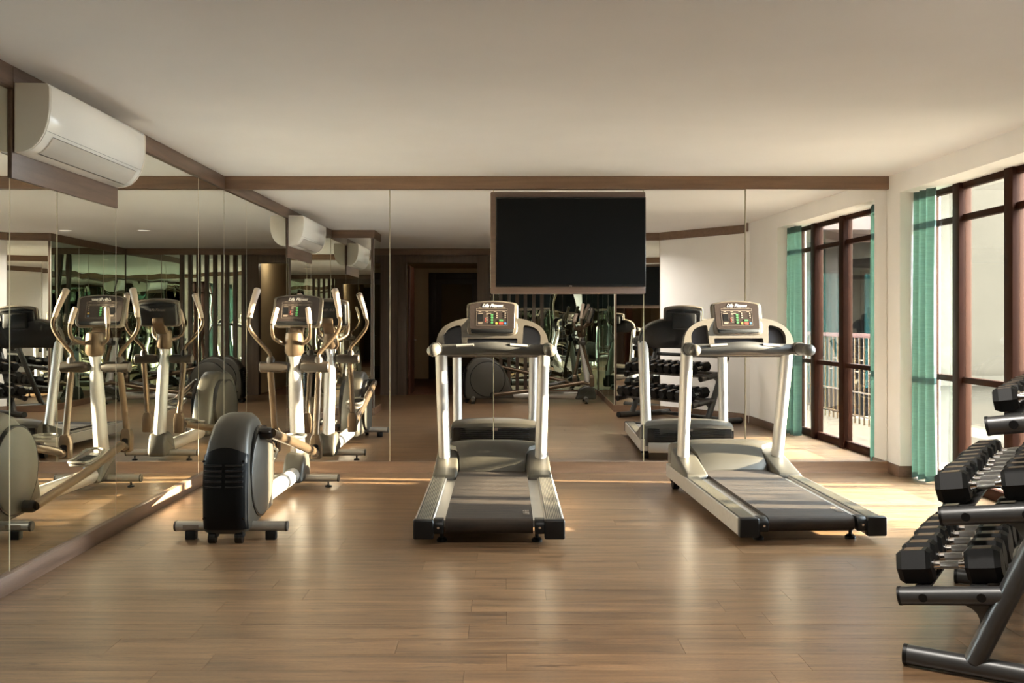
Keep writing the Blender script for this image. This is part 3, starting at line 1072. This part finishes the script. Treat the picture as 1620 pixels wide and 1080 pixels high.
    rows = [(1.655, 0.206, 0.258), (1.69, 0.262, 0.262), (1.80, 0.345, 0.268), (1.90, 0.395, 0.30), (1.96, 0.408, 0.40), (2.05, 0.398, 0.425), (2.12, 0.370, 0.43), (2.145, 0.335, 0.43)]
    grid = []
    nx = 12
    for (yy, zz, hw) in rows:
        rv = []
        for k in range(nx + 1):
            q = -1 + 2 * k / nx
            crown = (1 - abs(q) ** 3) * 0.03 - 0.03
            rv.append(bm.verts.new((q * hw, yy + 0.02 * (1 - q * q) * (yy > 2.0), zz + crown * min(1, (yy - 1.6) * 5))))
        grid.append(rv)
    bot = []
    for (yy, zz, hw) in rows:
        bot.append((bm.verts.new((-hw, yy, 0.15)), bm.verts.new((hw, yy, 0.15))))
    for j in range(len(rows) - 1):
        for k in range(nx):
            bm.faces.new((grid[j][k], grid[j][k + 1], grid[j + 1][k + 1], grid[j + 1][k]))
        bm.faces.new((grid[j][0], grid[j + 1][0], bot[j + 1][0], bot[j][0]))
        bm.faces.new((grid[j][nx], bot[j][1], bot[j + 1][1], grid[j + 1][nx]))
        bm.faces.new((bot[j][0], bot[j + 1][0], bot[j + 1][1], bot[j][1]))
    bm.faces.new([bot[0][0]] + [bot[0][1]] + list(reversed(grid[0])))
    bm.faces.new([bot[-1][1]] + [bot[-1][0]] + list(grid[-1]))
    hood = obj('motor_cover', bm, 'taupe', t, 28)
    bm = BM(); box(bm, -0.41, 0.41, 2.115, 2.155, 0.19, 0.325, 0.006); gr = obj('front_grille', bm, 'gloss_black', hood)
    bm = BM(); box(bm, -0.34, 0.34, 2.15, 2.162, 0, 0.008); l0 = obj('grille_slat', bm, 'black', gr, loc=(0, 0, 0.205))
    # slats are sub-parts of the cover: parent them beside the grille
    l0.parent = hood
    for k in range(1, 6):
        c = l0.copy(); COL.objects.link(c); c.parent = hood; c.location.z = 0.205 + k * 0.019
    gr.parent = hood
    bm = BM(); box(bm, -0.40, 0.40, 2.08, 2.152, 0.085, 0.185, 0.006); obj('front_panel', bm, 'silver_dull', t)
    bm = BM(); box(bm, -0.03, 0.03, 2.158, 2.166, 0.30, 0.325); obj('serial_sticker', bm, 'marking', hood)
    # console tower
    outline = [(-0.445, 1.125), (0.445, 1.125), (0.442, 1.20), (0.425, 1.285), (0.385, 1.345), (0.32, 1.385), (0.22, 1.415), (-0.22, 1.415), (-0.32, 1.385), (-0.385, 1.345), (-0.425, 1.285), (-0.442, 1.20)]
    def mirror_pts(p):
        return [(-x, z) for x, z in p][::-1]
    pocket = rounded([(0.235, 1.195), (0.375, 1.195), (0.378, 1.28), (0.35, 1.33), (0.30, 1.352), (0.245, 1.362)], 0.02, 3)
    tray = rounded([(-0.195, 1.192), (0.195, 1.192), (0.195, 1.255), (-0.195, 1.255)], 0.008, 2)
    bm = BM()
    holed_prism(bm, rounded(outline, 0.03, 3), [pocket, mirror_pts(pocket), tray], 0.0, 0.075)
    tower = obj('console_tower', bm, 'tower', t)
    tower.location = (0, 1.555, 0)
    # lean about z = 1.125
    lean = math.radians(12)
    tower.matrix_local = Matrix.Translation((0, 1.535, 1.125)) @ Matrix.Rotation(-lean, 4, 'X') @ Matrix.Translation((0, 0, -1.125))
    bm = BM(); prism(bm, rounded([(x * 0.985, z - 0.004) for x, z in outline], 0.03, 3), 'xz', 0.072, 0.11, 0.012); obj('tower_back', bm, 'gloss_black', tower)
    for s in (-1, 1):
        bm = BM(); pk = pocket if s > 0 else mirror_pts(pocket)
        prism(bm, pk, 'xz', 0.05, 0.06); obj('cup_holder', bm, 'pocket', tower)
    bm = BM(); prism(bm, tray, 'xz', 0.045, 0.055); obj('accessory_tray', bm, 'pocket', tower)
    bm = BM(); box(bm, -0.445, 0.445, -0.10, 0.03, 1.128, 1.165, 0.015); obj('lower_shelf', bm, 'graphite', tower)
    # cross bar with pulse sensors
    path = spline([(-0.43, 1.45, 1.165), (-0.22, 1.43, 1.172), (0.0, 1.415, 1.188), (0.22, 1.43, 1.172), (0.43, 1.45, 1.165)], 6)
    bm = BM(); tube(bm, path, 0.036, 16, 1.15, up=(0, 0, 1)); cb = obj('crossbar', bm, 'rubber', t)
    for s in (-1, 1):
        bm = BM(); tube(bm, [(0.14 * s, 1.396, 1.205), (0.27 * s, 1.402, 1.196)], 0.011, 10, 1.0); obj('pulse_sensor', bm, 'silver', cb)
    bm = BM(); box(bm, -0.034, 0.036, 1.44, 1.49, 1.205, 1.226, 0.006); obj('stop_button', bm, 'orange', t)
    display(t, 'display_console', 0.395, 0.285, (0, 1.60, 1.415), math.radians(18), True)
    bm = BM(); box(bm, -0.12, 0.12, 1.66, 1.75, 1.30, 1.46, 0.02); obj('display_mount', bm, 'black', t)
    return t

t1 = make_treadmill('treadmill in the middle, straight below the television')
t1.location = (-0.095, 5.83, 0)
t2 = copy_tree(t1)
t2['label'] = 'treadmill on the right, nearest the teal curtain and window'
t2.location = (1.925, 5.90, 0)
t2.rotation_euler = (0, 0, math.radians(3.0))

# ------------------------------------------------------------------ elliptical trainer
def make_elliptical(label):
    t = thing('elliptical_trainer', label, 'elliptical trainer', group='elliptical trainers')
    def stabilizer(y, z, hw, r):
        bm = BM(); tube(bm, [(-hw + 0.012, y, z), (hw - 0.012, y, z)], r, 16, 1.0)
        s_ = obj('stabilizer_bar', bm, 'silver_dull', t)
        for s in (-1, 1):
            bm = BM(); tube(bm, [(s * (hw - 0.013), y, z), (s * hw, y, z)], [r * 1.06, r * 1.02], 16); obj('bar_cap', bm, 'graphite', s_)
        return s_
    sb_ = stabilizer(0.16, 0.082, 0.36, 0.032)
    for s in (-1, 1):
        bm = BM(); box(bm, s * 0.255 - 0.032, s * 0.255 + 0.032, 0.13, 0.19, 0.0, 0.055, 0.004); obj('rubber_foot', bm, 'black', sb_)
    bm = BM(); box(bm, -0.30, -0.20, 0.1265, 0.1285, 0.07, 0.095); obj('warning_sticker', bm, 'marking', sb_)
    sf = stabilizer(2.04, 0.075, 0.36, 0.032)
    for s in (-1, 1):
        bm = BM(); tube(bm, [(s * 0.27, 2.04, 0.0), (s * 0.27, 2.04, 0.012), (s * 0.27, 2.04, 0.018)], [0.028, 0.028, 0.012], 14)
        tube(bm, [(s * 0.27, 2.04, 0.012), (s * 0.27, 2.04, 0.06)], 0.008, 8); obj('levelling_foot', bm, 'black', sf)
    # drum housing
    sil = [(0.03, 0.06), (0.0, 0.14), (-0.005, 0.36), (0.012, 0.52), (0.06, 0.64), (0.14, 0.735), (0.25, 0.785), (0.36, 0.79), (0.47, 0.755), (0.58, 0.68), (0.68, 0.55), (0.76, 0.38), (0.82, 0.20), (0.84, 0.08)]
    bm = BM()
    secs = [(-1.0, 0.045), (-0.93, 0.02), (-0.75, 0.006), (-0.4, 0.0), (0.4, 0.0), (0.75, 0.006), (0.93, 0.02), (1.0, 0.045)]
    rings = []
    cy0, cz0 = 0.38, 0.36
    for (q, inset) in secs:
        ring = []
        for (yy, zz) in sil:
            hw = 0.142 - 0.035 * max(0, (yy - 0.2) / 0.64) - 0.03 * max(0, (zz - 0.5) / 0.3)
            d = Vector((cy0 - yy, cz0 - zz)).normalized() * inset
            ring.append(bm.verts.new((q * hw, yy + d.x, max(0.06, zz + d.y))))
        rings.append(ring)
    m = len(sil)
    for j in range(len(rings) - 1):
        for k in range(m):
            l = (k + 1) % m
            bm.faces.new((rings[j][k], rings[j][l], rings[j + 1][l], rings[j + 1][k]))
    bm.faces.new(rings[0]); bm.faces.new(rings[-1][::-1])
    dr = obj('drum_housing', bm, 'taupe', t, 50)
    # rear black panel and vents
    bm = BM()
    g = []
    for (yy, zz) in [(0.012, 0.09), (-0.006, 0.15), (-0.010, 0.36), (0.004, 0.50), (0.030, 0.60)]:
        g.append([bm.verts.new((q, yy + 0.045 * abs(q / 0.141) ** 5 - 0.008, zz - (0.05 * (q / 0.141) ** 2 if zz > 0.55 else 0))) for q in [-0.141 + 0.0235 * k for k in range(13)]])
    for j in range(4):
        for k in range(12):
            bm.faces.new((g[j][k], g[j][k + 1], g[j + 1][k + 1], g[j + 1][k]))
    bmesh.ops.solidify(bm, geom=list(bm.faces), thickness=-0.012)
    rp = obj('rear_panel', bm, 'black', dr)
    for s in (-1, 1):
        for k in range(5):
            bm = BM(); tube(bm, [(s * 0.012, -0.012, 0.36 + k * 0.033), (s * 0.118, -0.006, 0.36 + k * 0.033)], 0.010, 8, 0.7); obj('vent_rib', bm, 'vent', dr)
        for zz in (0.165, 0.52):
            bm = BM(); tube(bm, [(s * 0.122, -0.002, zz), (s * 0.122, -0.014, zz)], 0.008, 8); obj('screw_recess', bm, 'gloss_black', dr)
        bm = BM(); tube(bm, [(s * 0.062, 0.045, 0.035), (s * 0.105, 0.045, 0.035)], 0.035, 16); w_ = obj('transport_wheel', bm, 'gloss_black', t)
        bm = BM(); box(bm, s * 0.082 - 0.028, s * 0.082 + 0.028, 0.03, 0.09, 0.035, 0.085, 0.006); obj('wheel_fork', bm, 'black', w_)
        # round crank cover on the side: thin disc plus dark groove ring
        bm = BM(); tube(bm, [(s * 0.10, 0.40, 0.40), (s * 0.142, 0.40, 0.40)], [0.298, 0.298], 48); obj('cover_groove', bm, 'gloss_black', dr, 30)
        bm = BM(); tube(bm, [(s * 0.10, 0.40, 0.40), (s * 0.144, 0.40, 0.40), (s * 0.148, 0.40, 0.40)], [0.286, 0.286, 0.278], 48); cd = obj('crank_cover', bm, 'taupe', dr, 30)
    # cranks
    cr = {1: (0.315, 0.655), -1: (0.485, 0.145)}
    low = {1: (1.875, 0.315), -1: (2.13, 0.335)}
    pivot = (1.985, 1.005)
    for s in (-1, 1):
        cyy, czz = cr[s]
        bm = BM(); tube(bm, [(s * 0.14, cyy, czz), (s * 0.205, cyy, czz), (s * 0.222, cyy, czz)], [0.042, 0.042, 0.034], 18); cq = obj('crank_knob', bm, 'gloss_black', t)
        ly, lz = low[s]
        bm = BM(); tube(bm, [(s * 0.212, cyy + 0.01, czz), (s * 0.212, (cyy + ly) / 2, (czz + lz) / 2), (s * 0.205, ly - 0.12, lz + 0.02)], [0.034, 0.034, 0.034], 16); lk = obj('pedal_link', bm, 'bronze_tube', t)
        bm = BM(); tube(bm, spline([(s * 0.205, ly - 0.17, lz + 0.03), (s * 0.205, ly - 0.07, lz - 0.005), (s * 0.205, ly, lz)], 5), 0.03, 14); obj('link_elbow', bm, 'bronze_tube', lk)
        # pedal: tray with raised rim
        py = cyy + (ly - cyy) * 0.62
        pz = czz + (lz - czz) * 0.62 + 0.05
        ang = math.atan2(lz - czz, ly - cyy)
        out = [(-0.075, -0.18), (0.075, -0.18), (0.085, 0.0), (0.075, 0.14), (0.04, 0.19), (-0.04, 0.19), (-0.075, 0.14), (-0.085, 0.0)]
        out = rounded(out, 0.04, 3)
        mt = Matrix.Translation((s * 0.135, py, pz)) @ Matrix.Rotation(ang * 0.7, 4, 'X')
        bm = BM(); prism(bm, out, 'xy', -0.02, 0.0, 0.006); transform(bm, mt); pd = obj('pedal', bm, 'graphite', t)
        bm = BM(); ov = [Vector((x, y, 0.012 + 0.03 * max(0, (y + 0.02) / 0.2))) for x, y in out]; tube(bm, ov + [ov[0]], 0.012, 8); transform(bm, mt); obj('pedal_rim', bm, 'graphite', pd)
        for k in range(5):
            bm = BM(); box(bm, -0.05, 0.05, -0.12 + k * 0.05, -0.10 + k * 0.05, -0.002, 0.006, 0.002, 1); transform(bm, mt); obj('tread_rib', bm, 'black', pd)
        # swing arm lower
        top = Vector((s * 0.2, pivot[0], pivot[1] - 0.03))
        bot = Vector((s * 0.2, ly, lz + 0.13))
        bm = BM(); tube(bm, [top, bot], 0.027, 16); la = obj('lower_arm', bm, 'bronze_tube', t)
        d = (bot - top).normalized()
        mt = Matrix.Translation((s * 0.2, ly, lz + 0.045))
        bm = BM(); prism(bm, rounded([(-0.043, -0.10), (0.043, -0.10), (0.046, 0.04), (0.03, 0.10), (-0.03, 0.10), (-0.046, 0.04)], 0.015, 3), 'xz', -0.035, 0.045, 0.008); transform(bm, mt); sh = obj('arm_boot', bm, 'bronze_tube', la)
        bm = BM(); prism(bm, rounded([(-0.026, -0.085), (0.026, -0.085), (0.027, 0.02), (-0.027, 0.02)], 0.02, 4), 'xz', -0.038, -0.02); transform(bm, mt); obj('boot_opening', bm, 'gloss_black', la)
        # pivot sleeve
        bm = BM(); tube(bm, [(s * 0.055, pivot[0], pivot[1]), (s * 0.10, pivot[0], pivot[1]), (s * 0.28, pivot[0], pivot[1])], [0.036, 0.046, 0.046], 20, round_end=0.25); pv = obj('pivot_sleeve', bm, 'dark_bronze', t)
        bm = BM(); tube(bm, [(s * 0.2, pivot[0], pivot[1] + 0.02), (s * 0.2, pivot[0], pivot[1] + 0.065), (s * 0.2, pivot[0] - 0.002, pivot[1] + 0.085)], [0.036, 0.034, 0.024], 16); obj('arm_socket', bm, 'dark_bronze', pv)
        # upper handle, continues the lever
        k = {1: -0.02, -1: -0.10}[s]
        up_y = lambda z: pivot[0] - (z - pivot[1]) * (ly - pivot[0]) / 0.62 * 0.55
        hp = spline([(s * 0.2, pivot[0], 1.07), (s * 0.205, up_y(1.12), 1.12), (s * 0.27, up_y(1.19), 1.195), (s * 0.345, up_y(1.28), 1.29), (s * 0.372, up_y(1.36), 1.365), (s * 0.362, up_y(1.42) + 0.01, 1.425)], 6)
        bm = BM(); tube(bm, hp, 0.0165, 14); uh = obj('moving_handle', bm, 'bronze_tube', t)
        bm = BM(); tube(bm, [(s * 0.363, up_y(1.42) + 0.01, 1.415), (s * 0.35, up_y(1.5) + 0.03, 1.49), (s * 0.33, up_y(1.58) + 0.055, 1.57), (s * 0.308, up_y(1.65) + 0.08, 1.645)], [0.021, 0.0235, 0.026, 0.030], 16, round_end=0.6); obj('handle_grip', bm, 'grip_tan', uh)
        # fixed inner handle
        hp = spline([(s * 0.03, 2.0, 1.19), (s * 0.09, 1.93, 1.205), (s * 0.145, 1.87, 1.25), (s * 0.155, 1.85, 1.33), (s * 0.15, 1.86, 1.37)], 6)
        bm = BM(); tube(bm, hp, 0.016, 12); fh = obj('fixed_handle', bm, 'bronze_tube', t)
        bm = BM(); tube(bm, [(s * 0.151, 1.858, 1.362), (s * 0.14, 1.875, 1.43), (s * 0.128, 1.895, 1.49)], [0.021, 0.022, 0.021], 14, round_end=0.5); obj('fixed_grip', bm, 'grip_tan', fh)
    # main beam, column boot, column
    bm = BM(); tube(bm, [(0, 0.70, 0.13), (0, 1.2, 0.125), (0, 2.0, 0.115)], 0.062, 20, 1.0); obj('main_beam', bm, 'silver', t)
    bm = BM(); prism(bm, rounded([(1.86, 0.055), (2.22, 0.055), (2.22, 0.15), (2.17, 0.28), (2.03, 0.29), (1.93, 0.22)], 0.04, 4), 'yz', -0.085, 0.085, 0.03, 3); obj('column_boot', bm, 'taupe', t)
    bm = BM(); tube(bm, [(0, 2.12, 0.20), (0, 2.07, 0.50), (0, 2.02, 0.80), (0, 1.995, 0.95), (0, 1.985, 1.02), (0, 1.98, 1.09), (0, 1.975, 1.12)], [0.062, 0.058, 0.056, 0.05, 0.036, 0.05, 0.055], 24); obj('column', bm, 'silver', t)
    bm = BM(); tube(bm, [(0, 1.98, 1.10), (0, 1.977, 1.13), (0, 1.972, 1.25), (0, 1.972, 1.285), (0, 1.972, 1.295)], [0.058, 0.078, 0.074, 0.068, 0.055], 28); obj('column_head', bm, 'bronze_tube', t)
    bm = BM(); prism(bm, rounded([(1.985, 1.265), (2.06, 1.25), (2.17, 1.36), (2.17, 1.42), (2.13, 1.42), (2.06, 1.345)], 0.02, 3), 'yz', -0.055, 0.055, 0.012, 2); obj('console_neck', bm, 'bronze_tube', t)
    display(t, 'display_console', 0.405, 0.285, (0.0, 2.085, 1.475), math.radians(17), False)
    return t

e1 = make_elliptical('elliptical trainer with bronze handles standing beside the left mirror wall')
e1.location = (-1.742, 5.89, 0)
e2 = copy_tree(e1)
e2['label'] = 'dark elliptical trainer seen side-on only in the far mirror, behind the middle treadmill'
e2.location = (-0.68, 1.40, 0)
e2.rotation_euler = (0, 0, -PI / 2)

# ------------------------------------------------------------------ dumbbell rack
RA = math.radians(-33.0)                       # rack length runs along local +y, depth along +x
rk = thing('dumbbell_rack', 'grey steel three-tier dumbbell rack in the right foreground', 'rack', (1.63, 3.85, 0), RA)
RL = 1.42
TIERS = [(-0.02, 0.275, 0.44), (0.135, 0.615, 0.44), (0.30, 0.985, 0.42)]    # front x, arm z, depth
def oval_tube(bm, p0, p1, r, ex=1.0, up=None):
    tube(bm, [p0, p1], r, 20, ex, up)
for yy in (0.0, RL):
    bm = BM(); tube(bm, [(0.0, yy, 0.042), (0.86, yy, 0.042)], 0.040, 20, 1.0); ft = obj('foot_tube', bm, 'iron', rk)
    for xx in (0.0, 0.86):
        bm = BM(); tube(bm, [(xx - 0.008, yy, 0.042), (xx + 0.008, yy, 0.042)], 0.0415, 20); obj('tube_cap', bm, 'black', ft)
    bm = BM(); tube(bm, [(0.25, yy, 0.06), (0.70, yy, 1.12)], 0.040, 20, 1.0); pst = obj('slanted_post', bm, 'iron', rk)
    bm = BM(); tube(bm, [(0.70, yy, 1.118), (0.704, yy, 1.127)], 0.0415, 20); obj('post_cap', bm, 'black', pst)
    for (xf, zf, dp) in TIERS:
        tl = math.radians(9)
        px = 0.25 + (zf + 0.06 - 0.06) / 1.06 * 0.45
        ln = px - xf
        p0 = Vector((xf, yy, zf)); p1 = p0 + Vector((ln * 1.0, 0, ln * math.tan(tl)))
        bm = BM(); tube(bm, [p0, p1], 0.037, 20, 1.0); am = obj('shelf_arm', bm, 'iron', rk)
        bm = BM(); tube(bm, [p0 - Vector((0.007, 0, 0.001)), p0 + Vector((0.004, 0, 0.001))], 0.0385, 20); obj('arm_cap', bm, 'black', am)
        sgn = -1 if yy == 0 else 1
        for xo in (0.09, 0.30):
            if xo < ln - 0.02:
                q = p0 + Vector((xo, 0, xo * math.tan(tl)))
                bm = BM(); tube(bm, [q + Vector((0, sgn * 0.030, 0)), q + Vector((0, sgn * 0.0385, 0))], 0.017, 16); obj('hole_plug', bm, 'black', am)
        # curved gusset under the arm
        bm = BM()
        arm_z = lambda x: zf + (x - xf) * math.tan(tl)
        post_x = lambda z: 0.25 + (z - 0.06) / 1.06 * 0.45
        A_ = Vector((px - 0.21, arm_z(px - 0.21) - 0.025))
        zb = arm_z(px) - 0.20
        B_ = Vector((post_x(zb) - 0.025, zb))
        C_ = Vector((px - 0.01, arm_z(px) - 0.01))
        K_ = C_ * 0.72 + (A_ + B_) * 0.14
        gus = [tuple(A_), tuple(C_), tuple(B_)]
        for k in range(1, 8):
            q_ = k / 8
            v_ = B_ * (1 - q_) ** 2 + K_ * 2 * q_ * (1 - q_) + A_ * q_ * q_
            gus.append((v_.x, v_.y))
        prism(bm, gus, 'xz', yy - 0.004, yy + 0.004); obj('gusset', bm, 'iron', rk)
# shelf rails: two angle bars per tier
for (xf, zf, dp) in TIERS:
    tl = math.radians(9)
    for xo in (0.085, 0.285):
        q = Vector((xf + xo, 0, zf + 0.036 + xo * math.tan(tl)))
        bm = BM()
        box(bm, -0.03, 0.03, 0.0, RL, -0.004, 0.004)
        box(bm, -0.03, -0.024, 0.0, RL, -0.03, 0.004)
        transform(bm, Matrix.Translation(q) @ Matrix.Rotation(-tl, 4, 'Y'))
        obj('shelf_rail', bm, 'iron', rk)
bm = BM(); tube(bm, [(0.62, 0.0, 0.90), (0.62, RL, 0.90)], 0.025, 14); obj('cross_bar', bm, 'iron', rk)
bm = BM(); tube(bm, [(0.70, 0.0, 0.045), (0.70, RL, 0.045)], 0.028, 14); obj('cross_bar', bm, 'iron', rk)

def make_dumbbell(R, hl, total):
    d = thing('hex_dumbbell', 'black hex dumbbell', 'dumbbell', group='hex dumbbells on the rack')
    L = total / 2
    for s in (-1, 1):
        a, b = s * (L - hl), s * L
        bm = BM()
        rings = []
        for (xx, rr) in ((a, R * 0.80), (a + s * 0.016, R), (b - s * 0.022, R), (b, R * 0.80)):
            rings.append([bm.verts.new((xx, rr * math.cos(PI / 6 + k * PI / 3), rr * math.sin(PI / 6 + k * PI / 3))) for k in range(6)])
        # flat side down: rotate by 30 degrees
        for ring in rings:
            for v in ring:
                y, z = v.co.y, v.co.z
                v.co.y = y * math.cos(PI / 6) - z * math.sin(PI / 6)
                v.co.z = y * math.sin(PI / 6) + z * math.cos(PI / 6)
        for j in range(3):
            for k in range(6):
                l = (k + 1) % 6
                bm.faces.new((rings[j][k], rings[j][l], rings[j + 1][l], rings[j + 1][k]))
        bm.faces.new(rings[0]); bm.faces.new(rings[-1])
        hd = obj('head', bm, 'hex_rubber', d, 20)
        bm = BM(); c = (a + b) / 2; box(bm, c - hl * 0.26, c + hl * 0.26, -R * 0.36, R * 0.36, R * 0.862, R * 0.880)
        obj('weight_mark', bm, 'plate_bronze', hd)
    h = L - hl
    bm = BM(); tube(bm, [(-h * 0.62, 0, 0), (0, 0, 0), (h * 0.62, 0, 0)], [0.0155, 0.018, 0.0155], 14); obj('handle', bm, 'knurl', d)
    for s in (-1, 1):
        bm = BM(); tube(bm, [(s * h * 0.55, 0, 0), (s * h * 1.02, 0, 0)], [0.0165, 0.0165], 14); tube(bm, [(s * h * 0.86, 0, 0), (s * h * 1.02, 0, 0)], 0.022, 14); obj('collar', bm, 'chrome', d)
    return d

ordn = ['first', 'second', 'third', 'fourth', 'fifth', 'sixth', 'seventh', 'eighth', 'ninth', 'tenth', 'eleventh', 'twelfth', 'thirteenth']
rack_m = Matrix.Translation((1.63, 3.85, 0)) @ Matrix.Rotation(RA, 4, 'Z')
specs = [('lowest', 0, 0.0765, 0.13, 0.385, 0.158), ('middle', 1, 0.070, 0.12, 0.36, 0.145), ('top', 2, 0.052, 0.085, 0.285, 0.115)]
for (nm, ti, R, hl, tot, sp_) in specs:
    xf, zf, dp = TIERS[ti]
    tl = math.radians(9)
    proto = None
    n = int((RL - 0.12) / sp_) + 1
    for k in range(n):
        if proto is None:
            d = proto = make_dumbbell(R, hl, tot)
        else:
            d = copy_tree(proto)
        yy = 0.06 + k * sp_
        xc = xf + (0.172, 0.150, 0.150)[ti] + random.uniform(-0.010, 0.010)
        q = Vector((xc, yy, zf + 0.036 + 0.004 + (0.185) * math.tan(tl) + R * 0.866 * 1.0 + 0.003))
        d.matrix_world = rack_m @ Matrix.Translation(q) @ Matrix.Rotation(-tl, 4, 'Y')
        d['label'] = 'black hex dumbbell on the %s rack tier, %s from the near end' % (nm, ordn[k])
bpy.context.view_layer.update()
